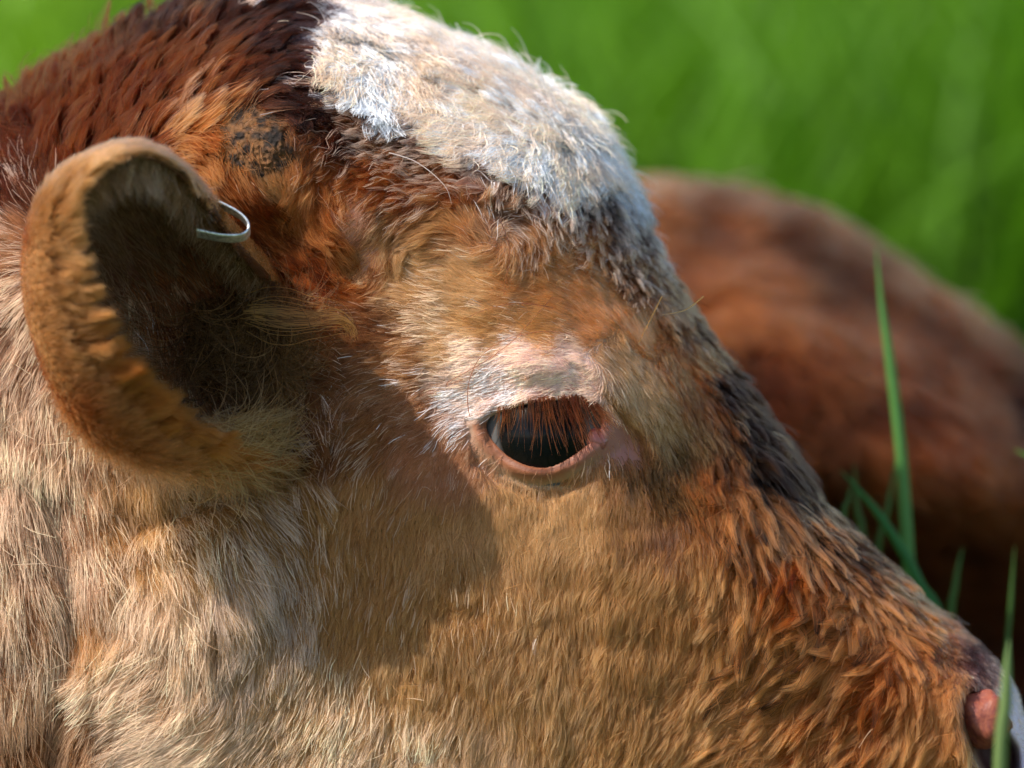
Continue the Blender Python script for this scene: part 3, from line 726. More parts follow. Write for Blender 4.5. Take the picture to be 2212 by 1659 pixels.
v, c, f = sphere_mesh(EYE[0], EYE[1], sphere_front+182+5, 182)
rr = np.hypot(v[:, 0]+6, v[:, 2]); ang = np.arctan2(v[:, 2], v[:, 0])
front = v[:, 1] < 0
iris = smooth01((104-rr)/7)*front; pup = smooth01((70-np.hypot((v[:, 0]+6)/1.25, v[:, 2]/.8))/10)*front
fib = 0.5+0.5*np.sin(ang*41+3*np.sin(ang*7))
ce = mix(np.tile(lin((84, 82, 80)), (len(v), 1)), lin((16, 13, 12))*(0.8+0.5*fib[:, None]), iris[:, None])
ce = mix(ce, lin((8, 9, 12)), pup[:, None])
m_eye, nt, b = new_mat('eyeball')
at = nt.nodes.new('ShaderNodeAttribute'); at.attribute_name = 'tint'
nt.links.new(at.outputs['Color'], b.inputs['Base Color'])
b.inputs['Roughness'].default_value = 0.25; b.inputs['Coat Weight'].default_value = 0.12; b.inputs['Coat Roughness'].default_value = 0.03
b.inputs['Specular IOR Level'].default_value = .08
v[:, 1] -= 12*np.exp(-(rr/80)**2)*front      # cornea
eye = mesh_obj('eye', to_world(v+c), f, m_eye, calf, col=ce)

# pink fold in the inner corner of the eye
def blob(name, cx, cy, cd, rx, ry, rd, rot, colr, mat, parent, nz=.12, sc_=30, seed=1, subcol=None):
    v, c, f = sphere_mesh(cx, cy, cd, 1, 40, 26)
    n = vnoise(v*50+seed*31, sc_, seed)
    v = v*(1+nz*n[:, None])
    v = v*np.array([rx, rd, ry])
    a = math.radians(rot); ca, sa = math.cos(a), math.sin(a)
    x = v[:, 0]*ca+v[:, 2]*sa; z = -v[:, 0]*sa+v[:, 2]*ca
    v = np.stack([x, v[:, 1], z], 1)
    cl = np.tile(lin(colr), (len(v), 1))
    if subcol is not None:
        cl = mix(cl, lin(subcol), smooth01(.5+.9*vnoise(v*50+seed*17, sc_*.8, seed+3))[:, None])
    return mesh_obj(name, to_world(v+c), f, mat, parent, col=cl)


wet_mat = tint_mat('wet_skin', rough=0.28, spec=0.5, sss=0.3, bump=0.2, bscale=1200, coat=0.3)
blob('third_eyelid', 1288, 950, sphere_front+36, 26, 24, 16, 48, (132, 74, 68), wet_mat, calf, .08, 30, 2)

# eyelashes
LN = 190
tl = np.sort(rng.random(LN))
up_line = catmull([(1075, 890), (1140, 872), (1200, 866), (1250, 864), (1290, 880)], 8)
ii = tl*(len(up_line)-1)
rx = np.interp(ii, np.arange(len(up_line)), up_line[:, 0]); ry = np.interp(ii, np.arange(len(up_line)), up_line[:, 1])-rng.uniform(0, 12, LN)
rd = surf_depth(rx, ry-6)-4
Ls = np.interp(tl, [0, .3, .7, 1], [62, 122, 132, 72])*rng.uniform(.4, 1.15, LN)
an = np.radians(np.interp(tl, [0, .35, .7, 1], [97, 84, 74, 50])+rng.normal(0, 8, LN))
u = np.linspace(0, 1, NP)[None, :]
lx = rx[:, None]+np.cos(an)[:, None]*Ls[:, None]*u*(0.75+.25*u)
ly = ry[:, None]+np.sin(an)[:, None]*Ls[:, None]*(u-.10*u*u)
ld = rd[:, None]-Ls[:, None]*(0.62*u-.18*u*u)*rng.uniform(.75, 1.2, LN)[:, None]
lp = persp(lx, ly, ld)
lc = lin((92, 44, 18))*rng.uniform(.12, 1.5, (LN, 1))
hair_obj('eyelash', lp, np.full(LN, 1.0)*rng.uniform(.7, 1.2, LN), lc*.45, np.clip(lc*2.4, 0, 1), fur_mat, calf, .8)

# ---------------------------------------------------------------- horn bud scab
crust = tint_mat('crust', rough=0.85, spec=0.2, bump=0.9, bscale=450)
bx0, by0 = 553, 303
gx2 = np.linspace(-108, 108, 84); gy2 = np.linspace(-84, 84, 70)
BX, BY = np.meshgrid(gx2, gy2)
rr2 = np.hypot(BX/98, BY/74)+0.30*vnoise(np.stack([BX, BY, 0*BX], -1)+300, 30)+.12*vnoise(np.stack([BX, BY, 0*BX], -1)+100, 9)
hx = bx0+BX*math.cos(.3)-BY*math.sin(.3); hy = by0+BX*math.sin(.3)+BY*math.cos(.3)
Pn = np.stack([hx, hy, 0*hx], -1)
lump = 18*np.maximum(0, vnoise(Pn, 26, 2))+9*np.abs(vnoise(Pn, 12, 5))+4*vnoise(Pn, 5, 7)
dep = surf_depth(hx.ravel(), hy.ravel()).reshape(hx.shape)
hgt = np.where(rr2 < 1, (lump*.9)*smooth01((1-rr2)/.5)+2, -12)
VB = persp(hx, hy, dep-hgt).reshape(-1, 3)
ny2, nx2 = BX.shape
idg = np.arange(ny2*nx2).reshape(ny2, nx2)
keep = (rr2 < 1.08)
kc = keep[:-1, :-1] & keep[1:, :-1] & keep[:-1, 1:] & keep[1:, 1:]
FB = np.stack([idg[:-1, :-1][kc], idg[1:, :-1][kc], idg[1:, 1:][kc], idg[:-1, 1:][kc]], 1)
nA = vnoise(Pn, 15, 11).ravel(); nB = vnoise(Pn, 6, 13).ravel()
nC = vnoise(Pn, 38, 17).ravel()
cb_ = mix(np.tile(lin((48, 38, 30)), (len(VB), 1)), lin((98, 66, 38)), smooth01(.5+1.3*nA)[:, None])
cb_ = mix(cb_, lin((116, 80, 56)), smooth01(1.8*nB-.3)[:, None]*.45)
cb_ = mix(cb_, lin((24, 20, 18)), smooth01(-1.1*nA-1.0*nC+.15)[:, None]*.75)
horn = mesh_obj('horn_bud', to_world(VB), FB, crust, calf, col=cb_)
horn['label'] = 'dark crusty scabbed horn bud'

# ---------------------------------------------------------------- nostril fold
blob('nostril_fold', 2126, 1552, float(surf_depth(2040, 1560)[0])+88, 58, 62, 50, -12, (136, 72, 48), skin_mat, calf, .2, 26, 4, (110, 52, 42))

# ---------------------------------------------------------------- ear
rim = np.array([(580, 605, -60), (502, 520, -180), (440, 428, -300), (375, 356, -400), (292, 330, -480), (214, 358, -510), (152, 430, -500), (150, 545, -470),
                (166, 645, -440), (212, 755, -400), (298, 848, -340), (420, 935, -250), (520, 985, -140), (620, 1000, -30)], float)
belly = np.array([(605, 620, 10), (570, 560, -40), (500, 490, -110), (410, 410, -190), (290, 368, -280), (182, 400, -320), (106, 468, -300), (68, 568, -270),
                  (72, 690, -290), (118, 814, -300), (195, 920, -290), (318, 985, -230), (452, 1015, -120), (600, 1015, 0)], float)
root = np.array([(600, 640, 60), (580, 590, 60), (540, 565, 60), (480, 550, 60), (420, 560, 60), (370, 600, 60), (330, 650, 60), (305, 705, 60),
                 (305, 765, 60), (315, 830, 60), (355, 885, 60), (415, 930, 60), (500, 955, 60), (590, 955, 60)], float)
NT, NU = 90, 36


def resamp(a, n):
    c = catmull(a, 10); t = np.linspace(0, len(c)-1, n)
    return np.stack([np.interp(t, np.arange(len(c)), c[:, k]) for k in range(3)], 1)


Rm, Be, Ro = resamp(rim, NT), resamp(belly, NT), resamp(root, NT)
uu = np.linspace(0, 1, NU)[:, None, None]
ctrl = 2*Be-0.5*(Ro+Rm)
EP = (1-uu)**2*Ro+2*uu*(1-uu)*ctrl+uu**2*Rm          # (NU,NT,3)
EP[..., 2] *= 1.18
EP[..., 2] += 4*vnoise(np.concatenate([EP[..., :2], 0*EP[..., :1]], -1), 50, 8)
E3 = persp(EP[..., 0], EP[..., 1], EP[..., 2])
ide = np.arange(NU*NT).reshape(NU, NT)
FE = np.stack([ide[:-1, :-1].ravel(), ide[:-1, 1:].ravel(), ide[1:, 1:].ravel(), ide[1:, :-1].ravel()], 1)
# outward normal should point left/away from the cup
va, vb, vc = E3.reshape(-1, 3)[FE[:, 0]], E3.reshape(-1, 3)[FE[:, 1]], E3.reshape(-1, 3)[FE[:, 2]]
fn = np.cross(vb-va, vc-va)
cenE = np.array([[(470-CX), -150, (CY-700)]])
if ((fn*(va-cenE)).sum(1) > 0).mean() < .5:
    FE = FE[:, ::-1]
TT, UU = np.meshgrid(np.linspace(0, 13, NT), np.linspace(0, 1, NU))
EI = np.stack([TT.ravel(), UU.ravel(), 0*TT.ravel(), 0*TT.ravel()], 1)
vE = E3.reshape(-1, 3)
vnE = np.zeros_like(vE)
fnE = np.cross(vE[FE[:, 1]]-vE[FE[:, 0]], vE[FE[:, 2]]-vE[FE[:, 0]])
for k in range(4): np.add.at(vnE, FE[:, k], fnE)
vnE /= np.linalg.norm(vnE, axis=1, keepdims=True)+1e-9
thick = (10+14*(1-EI[:, 1]))[:, None]
vin = vE-vnE*thick
nE = len(vE)
FI = FE[:, ::-1]+nE
rimrow = ide[-1]
FR = np.stack([rimrow[:-1], rimrow[1:], rimrow[1:]+nE, rimrow[:-1]+nE], 1)
sides = []
for colE in (ide[:, 0], ide[:, -1]):
    sides.append(np.stack([colE[:-1], colE[1:], colE[1:]+nE, colE[:-1]+nE], 1))
FA = np.concatenate([FE, FI, FR]+sides)
VA = np.concatenate([vE, vin])
cE = np.concatenate([np.tile(lin((84, 54, 36))*.6, (nE, 1)), np.tile(lin((110, 66, 50))*.8, (nE, 1))])
ear = mesh_obj('ear', to_world(VA), FA, skin_mat, calf, col=cE)


def ear_dens_out(I): return (0.25+I[:, 1]*0.9)*np.where((I[:, 1] > .86) & (I[:, 0] > 5.6), .22, 1)


def ear_fur(V, F, I, dens, n, inner):
    P, Nn, In = tri_sample(V, F, I, dens, n)
    t, u = In[:, 0], In[:, 1]
    # direction of growing u in 3D
    def dirs(t, u, sg=1):
        a = np.clip((t/13*(NT-1)).astype(int), 0, NT-2); b = np.clip((u*(NU-1)).astype(int), 0, NU-2)
        du = E3[b+1, a]-E3[b, a]; dt = E3[b, a+1]-E3[b, a]
        du /= np.linalg.norm(du, axis=1, keepdims=True)+1e-6; dt /= np.linalg.norm(dt, axis=1, keepdims=True)+1e-6
        return du, dt
    du, dt = dirs(t, u)
    return P, Nn, t, u, du, dt


# outer fur
def clump_join(P, own, Gp, Gs, st, pow_=1.3):
    gi = nearest(Gp, P)
    u = np.linspace(0, 1, NP)[None, :, None]
    w = st[:, None, None]*smooth01(u*pow_)
    tgt = Gs[gi]+(P-Gp[gi])[:, None, :]*(1-.85*u)
    return own*(1-w)+tgt*w


def make_ear_outer(n, seed_dir=None):
    P, Nn, t, u, du, dt = ear_fur(vE, FE, EI, ear_dens_out, n, False)
    L = 30+28*smooth01((u-.5)/.5)*np.where(t > 5.5, 1, .45)+10*np.clip(t-9, 0, 3)/3
    foot = smooth01((t-8)/2.5)*(1-smooth01((u-.45)/.3))
    L = L+60*foot
    down = 0.30*np.clip((t-3)/8, 0, 1)
    k = smooth01((t-5.6)/1.6)[:, None]; e0 = smooth01((t-1.5)/1.5)[:, None]
    d = (du*.9+dt*down[:, None])*k+(1-k)*(du*(.9-.55*e0)-dt*.85*e0)
    L = L+22*smooth01((t-2.5)/1.5)*(1-smooth01((t-6)/1.5))
    near_rim = smooth01((u-.82)/.18)
    # the fringe bends over the rim into the cup
    d = d-Nn*(0.35*near_rim[:, None])
    d += rng.normal(0, 1, d.shape)*(.14+.5*foot)[:, None]
    d /= np.linalg.norm(d, axis=1, keepdims=True)
    return P, Nn, t, u, d, L


def ear_strand(P, Nn, d, L, t, u, n, lift, wave):
    tan = d-Nn*(d*Nn).sum(1, keepdims=True)*0.6
    tan /= np.linalg.norm(tan, axis=1, keepdims=True)
    s = strands(P, Nn, tan, L, lift, wave, rng.uniform(.4, .8, n), rng.uniform(0, 6.28, n))
    return s


def ear_cols(t, u, P):
    n = len(t)
    tan_, org, red, cream = lin((198, 138, 84)), lin((162, 98, 54)), lin((116, 62, 32)), lin((214, 164, 112))
    c = mix(np.tile(red, (n, 1)), org, smooth01(u*2.2)[:, None])
    c = mix(c, tan_, smooth01((u-.45+.25*vnoise(P, 60, 3))/.35)[:, None]*(1-.45*smooth01((t-8)/3))[:, None])
    c = mix(c, org, (smooth01((t-8.5)/2)*smooth01((u-.5)/.4)*.6)[:, None])
    c = mix(c, cream, (smooth01((t-9.5)/2.5)*(1-smooth01((u-.3)/.5)))[:, None])
    return c


n = 52000; gn = 1500
P, Nn, t, u, d, L = make_ear_outer(n)
own = ear_strand(P, Nn, d, L*rng.uniform(.7, 1.15, n), t, u, n, np.full(n, .32), np.full(n, 4.))
Gp, Gn, gt_, gu, gd, gL = make_ear_outer(gn)
Gs = ear_strand(Gp, Gn, gd, gL*1.15, gt_, gu, gn, np.full(gn, .36), np.full(gn, 7.))
st = np.clip(.18+.35*smooth01((u-.75)/.2), 0, .9)*np.where(t > 6, 1, .7)
pp = clump_join(P, own, Gp, Gs, st)
cc = ear_cols(t, u, P)*rng.uniform(.6, 1.25, (n, 1))*(1+.22*vnoise(P, 14, 3)+.2*vnoise(P, 45, 6))[:, None]
hair_obj('ear_hair', pp, np.full(n, 1.3)*rng.uniform(.8, 1.2, n), np.clip(cc*.7, 0, 1), np.clip(cc*1.15, 0, 1), fur_mat, ear)

# comb-like fringe along the rim: clumps that sweep over the edge into the cup
n = 22000; gn = 70
tf = rng.uniform(.0, 12.3, n)*rng.choice([1, .8, 1], n); tg = np.sort(np.linspace(1.0, 12.2, gn)+rng.normal(0, .14, gn))


def fringe(t, n, L, ub, spread=1.0):
    a = t/13*(NT-1); a0 = np.clip(a.astype(int), 0, NT-2); fr = (a-a0)[:, None]
    b0 = np.clip((ub*(NU-1)).astype(int), 0, NU-1)
    P = E3[b0, a0]*(1-fr)+E3[b0, a0+1]*fr
    du = E3[-1, a0]-E3[-4, a0]; du /= np.linalg.norm(du, axis=1, keepdims=True)
    dt = E3[-1, a0+1]-E3[-1, a0]; dt /= np.linalg.norm(dt, axis=1, keepdims=True)
    nn = vnE.reshape(NU, NT, 3)[b0, a0]
    P = P+du*rng.uniform(-4, 4, (n, 1))
    k = np.clip((t-4.5)/2.5, 0, 1)[:, None]
    rt = np.tile(np.array([[1., 0, 0]]), (n, 1))
    base = du*.55+nn*.28+dt*.55*k+rt*.15
    tip = du*.35-dt*.45*k+rt*.75*k-nn*.35*(1-k)
    base = base+rng.normal(0, .06+.16*(spread < 1), base.shape); tip = tip+rng.normal(0, .12+.3*(spread < 1), tip.shape)
    uq = np.linspace(0, 1, NP)[None, :, None]
    Lx = L[:, None, None]
    return P, P[:, None, :]+Lx*(base[:, None, :]*(uq-.4*uq*uq)+tip[:, None, :]*(.65*uq*uq))


LK = ([0, 1.2, 3, 5.0, 6.5, 9, 11.3, 12.3], [70, 54, 44, 48, 60, 78, 72, 40])
ubf = 1-np.where(rng.random(n) < .5, rng.uniform(0, .16, n), 0)*np.clip((tf-4)/2, .3, 1)
Lf = np.interp(tf, *LK)*rng.uniform(.6, 1.1, n)
Lg = np.interp(tg, *LK)*rng.uniform(.55, 1.3, gn)
P, own = fringe(tf, n, Lf, ubf); Gp, Gs = fringe(tg, gn, Lg, np.full(gn, .93), .9)
pp = clump_join(P, own, Gp, Gs, rng.uniform(.15, .82, n)*np.clip((tf-4)/3.5, .45, 1), 1.4)
cc = mix(np.tile(lin((190, 136, 84)), (n, 1)), lin((160, 100, 48)), smooth01((tf-6)/4)[:, None])
cc = mix(cc, lin((150, 118, 88)), (1-smooth01((tf-3.5)/1.5))[:, None]*.8)
cc = mix(cc, lin((84, 56, 34)), (1-smooth01((tf-1.6)/1.4))[:, None]*.9)*rng.uniform(.7, 1.2, (n, 1))
hair_obj('ear_fringe', pp, np.full(n, .85)*rng.uniform(.8, 1.2, n), np.clip(cc*.45, 0, 1), np.clip(cc*1.2, 0, 1), fur_mat, ear)

# wispy hair inside the cup
n = 9000; gn = 700


def inner(n):
    P, Nn, t, u, du, dt = ear_fur(np.concatenate([vin]), FE[:, ::-1], EI, lambda I: np.where(I[:, 0] < 6, 1.3, 1.0)*(.25+I[:, 1]), n, True)
    d = Nn*.8-du*.2+dt*.1+np.array([[.55, -.1, -.35]])
    d += rng.normal(0, .45, d.shape); d /= np.linalg.norm(d, axis=1, keepdims=True)
    return P, Nn, t, u, d


P, Nn, t, u, d = inner(n); Gp, Gn, gt_, gu, gd = inner(gn)
own = strands(P, Nn, d, rng.uniform(40, 95, n), np.full(n, .3), rng.uniform(6, 18, n), rng.uniform(.4, .9, n), rng.uniform(0, 6.28, n))
Gs = strands(Gp, Gn, gd, rng.uniform(50, 90, gn), np.full(gn, .3), rng.uniform(8, 18, gn), rng.uniform(.4, .8, gn), rng.uniform(0, 6.28, gn))
pp = clump_join(P, own, Gp, Gs, np.where(rng.random(n) < .6, .7, .15))
cc = mix(np.tile(lin((118, 90, 60)), (n, 1)), lin((170, 146, 118)), (rng.random((n, 1)) < .35)*1.0)*rng.uniform(.7, 1.2, (n, 1))
hair_obj('inner_ear_hair', pp, np.full(n, 1.25), cc*.8, cc, fur_mat, ear)

# hair springing from the front edge of the ear, and the long lock across the cheek
n = 2600
ang0 = rng.random(n)
sx = 385+215*rng.random(n)**.7+20*ang0; sy = 640+170*rng.random(n)
sd_ = surf_depth(sx, sy)+rng.uniform(-70, 10, n)
Ls = rng.uniform(60, 150, n); aa = np.radians(rng.normal(50, 38, n)-(sy-700)*.1)
uq = np.linspace(0, 1, NP)[None, :]
cu_ = rng.normal(0, .9, n)[:, None]
X_ = sx[:, None]+Ls[:, None]*(np.cos(aa[:, None]+cu_*uq)*uq); Y_ = sy[:, None]+Ls[:, None]*(np.sin(aa[:, None]+cu_*uq)*uq)
D_ = sd_[:, None]-Ls[:, None]*(.7*uq-.35*uq*uq)
cc = lin((120, 92, 58))*(rng.uniform(.3, 1.1, (n, 1))+1.3*(rng.random((n, 1)) < .10))
hair_obj('ear_tuft', persp(X_, Y_, D_), np.full(n, 1.2), cc*.8, cc*1.1, fur_mat, ear)

lock = []
for i in range(60):
    o = rng.normal(0, 9, 2); k = rng.normal(0, 1.0)
    y0 = 672+k*16; e = rng.uniform(-14, 8)
    pl = [(540+o[0], y0, -70), (600, y0+6+o[1]+k*5, -85), (660, 684+k*14+o[1], -85), (715, 682+k*16, -70), (752+e, 692+k*10, -58), (766+e+o[0]*.4, 716+abs(o[1]), -50)]
    lock.append((pl, (196, 152, 84) if rng.random() < .6 else (120, 86, 50), .85))
wild(lock, 'ear_lock', ear, fur_mat)
# spiky clumps below the fringe and long curls at the ear's foot
cur = []
for i in range(620):
    x0 = rng.uniform(430, 640); y0 = 950+rng.uniform(-60, 70)-(x0-430)*.05
    dd = float(-250+(x0-430)*1.15)+rng.uniform(-20, 30)
    dd = min(dd, float(surf_depth(x0, y0)[0])-4)
    L = rng.uniform(60, 170); a = math.radians(rng.normal(22, 26)); cv = rng.normal(-.2, .7)
    pl = []
    for q in np.linspace(0, 1, 5):
        pl.append((x0+L*q*math.cos(a+cv*q), y0+L*q*math.sin(a+cv*q), dd+q*(60)-28*q*(1-q)))
    cur.append((pl, (190, 158, 106) if rng.random() < .55 else (150, 112, 62), 1.15))
wild(cur, 'ear_curl', ear, fur_mat)

# long stray hairs over the brow
wild([
    ([(1078, 470, -75), (1100, 530, -90), (1095, 590, -92), (1088, 640, -78)], (70, 34, 24), 1.0),
    ([(1000, 820, -70), (960, 830, -66), (1080, 760, -95), (1150, 690, -100), (1195, 640, -90)], (84, 40, 26), 1.0),
    ([(1195, 665, -88), (1130, 655, -100), (1060, 665, -95), (1000, 690, -80)], (84, 40, 26), 1.0),
    ([(1015, 900, -60), (1010, 850, -85), (1030, 780, -100), (1100, 730, -110), (1200, 715, -110), (1260, 740, -90)], (84, 40, 26), 1.0),
    ([(1430, 640, -30), (1400, 700, -60), (1380, 740, -60)], (190, 112, 40), 1.1),
    ([(1520, 640, 90), (1480, 670, 30), (1430, 680, 0)], (190, 112, 40), 1.1),
    ([(1700, 990, 420), (1712, 1010, 400), (1716, 1022, 395)], (235, 225, 200), 4.0),
    ([(840, 330, -30), (900, 350, -50), (960, 400, -60), (975, 440, -50)], (200, 190, 180), 1.1),
], 'stray_hair', calf, fur_mat)

def tufts(lst, col, name, n=16, sp=7):
    out = []
    for (a, m_, b) in lst:
        for i in range(n):
            o = rng.normal(0, sp, 3); k = rng.uniform(.7, 1.05)
            A, M_, B_ = np.array(a, float)+o, np.array(m_, float)+o*.6, np.array(b, float)+o*.25
            B_ = A+(B_-A)*k
            out.append(((tuple(A), tuple(M_), tuple(B_)), tuple(np.array(col)*rng.uniform(.85, 1.1)), .9))
    wild(out, name, calf, fur_mat)


tufts([((232, 70, 520), (228, 38, 520), (240, -6, 520)), ((262, 60, 500), (258, 40, 500), (270, 22, 500)), ((146, 140, 520), (136, 118, 520), (140, 100, 520)),
       ((20, 210, 500), (10, 180, 500), (8, 160, 500)), ((60, 185, 520), (52, 165, 520), (56, 140, 520)), ((330, 20, 520), (322, 0, 520), (332, -20, 520))], (84, 36, 12), 'crown_tuft', 18, 9)
tufts([((985, 115, 480), (1000, 85, 480), (985, 52, 480)), ((950, 95, 480), (945, 75, 480), (925, 55, 480)), ((1150, 180, 470), (1158, 150, 470), (1166, 118, 470)),
       ((1110, 165, 470), (1112, 135, 470), (1098, 106, 470)), ((1240, 230, 480), (1238, 205, 480), (1236, 178, 480)), ((1215, 215, 480), (1208, 195, 480), (1205, 180, 480)),
       ((1285, 290, 480), (1302, 268, 480), (1326, 262, 480))], (236, 228, 216), 'forehead_tuft', 5, 5)

# ---------------------------------------------------------------- ear tag: bent strip of metal
m_tag, nt, b = new_mat('tag_metal')
b.inputs['Base Color'].default_value = (.62, .63, .62, 1); b.inputs['Metallic'].default_value = 0.9; b.inputs['Roughness'].default_value = 0.38
nz = nt.nodes.new('ShaderNodeTexNoise'); nz.inputs['Scale'].default_value = 900; nz.inputs['Detail'].default_value = 5
rp = nt.nodes.new('ShaderNodeValToRGB'); rp.color_ramp.elements[0].color = (.35, .34, .30, 1); rp.color_ramp.elements[1].color = (.78, .78, .77, 1)
rp.color_ramp.elements[0].position = .3; rp.color_ramp.elements[1].position = .6
tc = nt.nodes.new('ShaderNodeTexCoord'); nt.links.new(tc.outputs['Object'], nz.inputs['Vector'])
nt.links.new(nz.outputs['Fac'], rp.inputs[0]); nt.links.new(rp.outputs[0], b.inputs['Base Color'])
line = catmull([(415, 408, -262), (447, 423, -272), (480, 438, -278), (512, 455, -282), (532, 473, -286), (537, 489, -290), (530, 501, -296), (512, 507, -302), (475, 506, -316), (425, 496, -332)], 6)
tg_ = np.gradient(line, axis=0); tg_ /= np.linalg.norm(tg_, axis=1, keepdims=True)
nrm2 = np.stack([-tg_[:, 1], tg_[:, 0], 0*tg_[:, 0]], 1)
ext = np.array([2., 15., 26.])
vs = []
for p_, n_ in zip(line, nrm2):
    for a_, e_ in ((-2.4, 0), (2.4, 0), (2.4, 1), (-2.4, 1)):
        vs.append(p_+n_*a_+ext*e_)
vs = np.array(vs); fs = []
for i in range(len(line)-1):
    for k in range(4):
        fs.append((i*4+k, i*4+(k+1) % 4, (i+1)*4+(k+1) % 4, (i+1)*4+k))
fs += [(0, 1, 2, 3), tuple(len(vs)-4+k for k in (3, 2, 1, 0))]
tagm = mesh_obj('ear_tag', to_world(persp(vs[:, 0], vs[:, 1], vs[:, 2])), fs, m_tag, smooth=False)
bv = tagm.modifiers.new('soft_edges', 'BEVEL'); bv.width = 0.00022; bv.segments = 2
tag(tagm, 'bent silver metal tag clipped through the edge of the calf\'s ear', 'ear tag')

# ================================================================== THE COMPANION BEHIND
BD = 3150.0                                       # middle plane behind the head, working units
body_sil = catmull([(-2500, 900), (-1500, 640), (-500, 600), (300, 540), (800, 430), (1150, 385), (1400, 392), (1520, 404), (1650, 430), (1760, 466), (1860, 525), (1960, 592),
                    (2060, 655), (2150, 722), (2230, 790), (2500, 1000), (2900, 1400), (3050, 1800), (3000, 2250), (2600, 2500), (1500, 2600), (0, 2620), (-1800, 2600), (-2700, 2300), (-2900, 1500)], 6, True)


body_sil[:, 1] += 36


def body_mid(x, y): return np.full_like(x, BD)


def body_depth(x, y, d, near):
    R = 900.0; W = 1150.0
    t = np.clip(d/R, 0, 1)
    h = W*np.sqrt(np.maximum(0, 1-(1-t)**2))
    if near:
        e = smooth01(d/200)
        h = h + e*(-520*smooth01((y-930-.12*(x-1700))/420) + 70*G(x, y, 1900, 850, 300, 130, 35) - 90*G(x, y, 1650, 1130, 420, 80, 25) + 60*G(x, y, 2150, 1120, 200, 120, 20)
                   - 40*G(x, y, 1800, 640, 260, 50, 30) + 16*vnoise(np.stack([x, y, 0*x], -1), 160) + 9*vnoise(np.stack([x, y, 0*x], -1), 60, 2))
    return h


bxs = axis([(-2950, 900, 90), (900, 2400, 16), (2400, 3100, 60)]); bys = axis([(350, 1800, 16), (1800, 2660, 60)])
BV, BF, BI = inflate(body_sil, bxs, bys, body_depth, body_mid)


def body_coat(x, y, r=None):
    n = len(x)
    P = np.stack([x, y, 0*x], 1)
    a = np.radians(35+40*vnoise(P, 220, 3))
    dv = np.stack([np.cos(a), np.sin(a)], 1)
    nm = np.tile(np.array([[120, .3, 80, .68, 16, .42]], float), (n, 1))
    red, tn, dk = lin((112, 60, 30)), lin((148, 90, 48)), lin((40, 19, 10))
    c = mix(np.tile(red, (n, 1)), tn, smooth01(.5+1.1*vnoise(P, 190, 5))[:, None])
    dark = np.maximum.reduce([G(x, y, 1480, 490, 40, 60), G(x, y, 1690, 540, 70, 40, 30), G(x, y, 1800, 600, 60, 40, 30), G(x, y, 1580, 820, 50, 70), G(x, y, 1520, 790, 50, 35), G(x, y, 2180, 850, 60, 120), .8*G(x, y, 1950, 700, 90, 30, 35), G(x, y, 1780, 950, 60, 80)])
    c = mix(c, dk, (np.clip(dark*1.2, 0, 1)*.75)[:, None])
    c = mix(c, dk, smooth01(-1.8*vnoise(P, 110, 7)-.1)[:, None]*.6)
    c = mix(c, lin((42, 20, 13)), (smooth01((y-1000-.1*(x-1700))/200)*.5)[:, None])  # shade under the tucked lower flank, painted into the coat colour
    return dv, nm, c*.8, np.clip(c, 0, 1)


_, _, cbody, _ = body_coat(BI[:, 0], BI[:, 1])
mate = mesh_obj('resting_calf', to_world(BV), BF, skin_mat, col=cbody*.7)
tag(mate, 'reddish brown calf lying in the long grass behind, only its blurred back and flank showing', 'calf')


def body_density(I):
    x, y, d, far = I.T
    w = np.where((x > 1250) & (x < 2350) & (y < 1750), 1.0, .03)
    return np.where(far > .5, np.where((d < 150) & (x > 1250) & (x < 2350), .5, .01), w)


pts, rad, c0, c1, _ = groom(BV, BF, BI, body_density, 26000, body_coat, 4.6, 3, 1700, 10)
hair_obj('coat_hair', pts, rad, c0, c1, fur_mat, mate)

# ================================================================== GROUND AND GRASS
m_g, nt, b = new_mat('soil')
nz = nt.nodes.new('ShaderNodeTexNoise'); nz.inputs['Scale'].default_value = 3; nz.inputs['Detail'].default_value = 6
rp = nt.nodes.new('ShaderNodeValToRGB'); rp.color_ramp.elements[0].color = (.028, .05, .012, 1); rp.color_ramp.elements[1].color = (.06, .10, .02, 1)
tc = nt.nodes.new('ShaderNodeTexCoord'); nt.links.new(tc.outputs['Object'], nz.inputs['Vector'])
nt.links.new(nz.outputs['Fac'], rp.inputs[0]); nt.links.new(rp.outputs[0], b.inputs['Base Color']); b.inputs['Roughness'].default_value = .9
gg = np.concatenate([np.arange(-60, -8, 4.0), np.arange(-8, 16, .4), np.arange(16, 120, 6.0)])
GXX, GYY = np.meshgrid(gg, gg)
GZ = .03*vnoise(np.stack([GXX, GYY, 0*GXX], -1), 1.1)-.03
idq = np.arange(GXX.size).reshape(GXX.shape)
FQ = np.stack([idq[:-1, :-1].ravel(), idq[:-1, 1:].ravel(), idq[1:, 1:].ravel(), idq[1:, :-1].ravel()], 1)
gr = mesh_obj('ground', np.stack([GXX.ravel(), GYY.ravel(), GZ.ravel()], 1), FQ, m_g)
tag(gr, kind='structure')

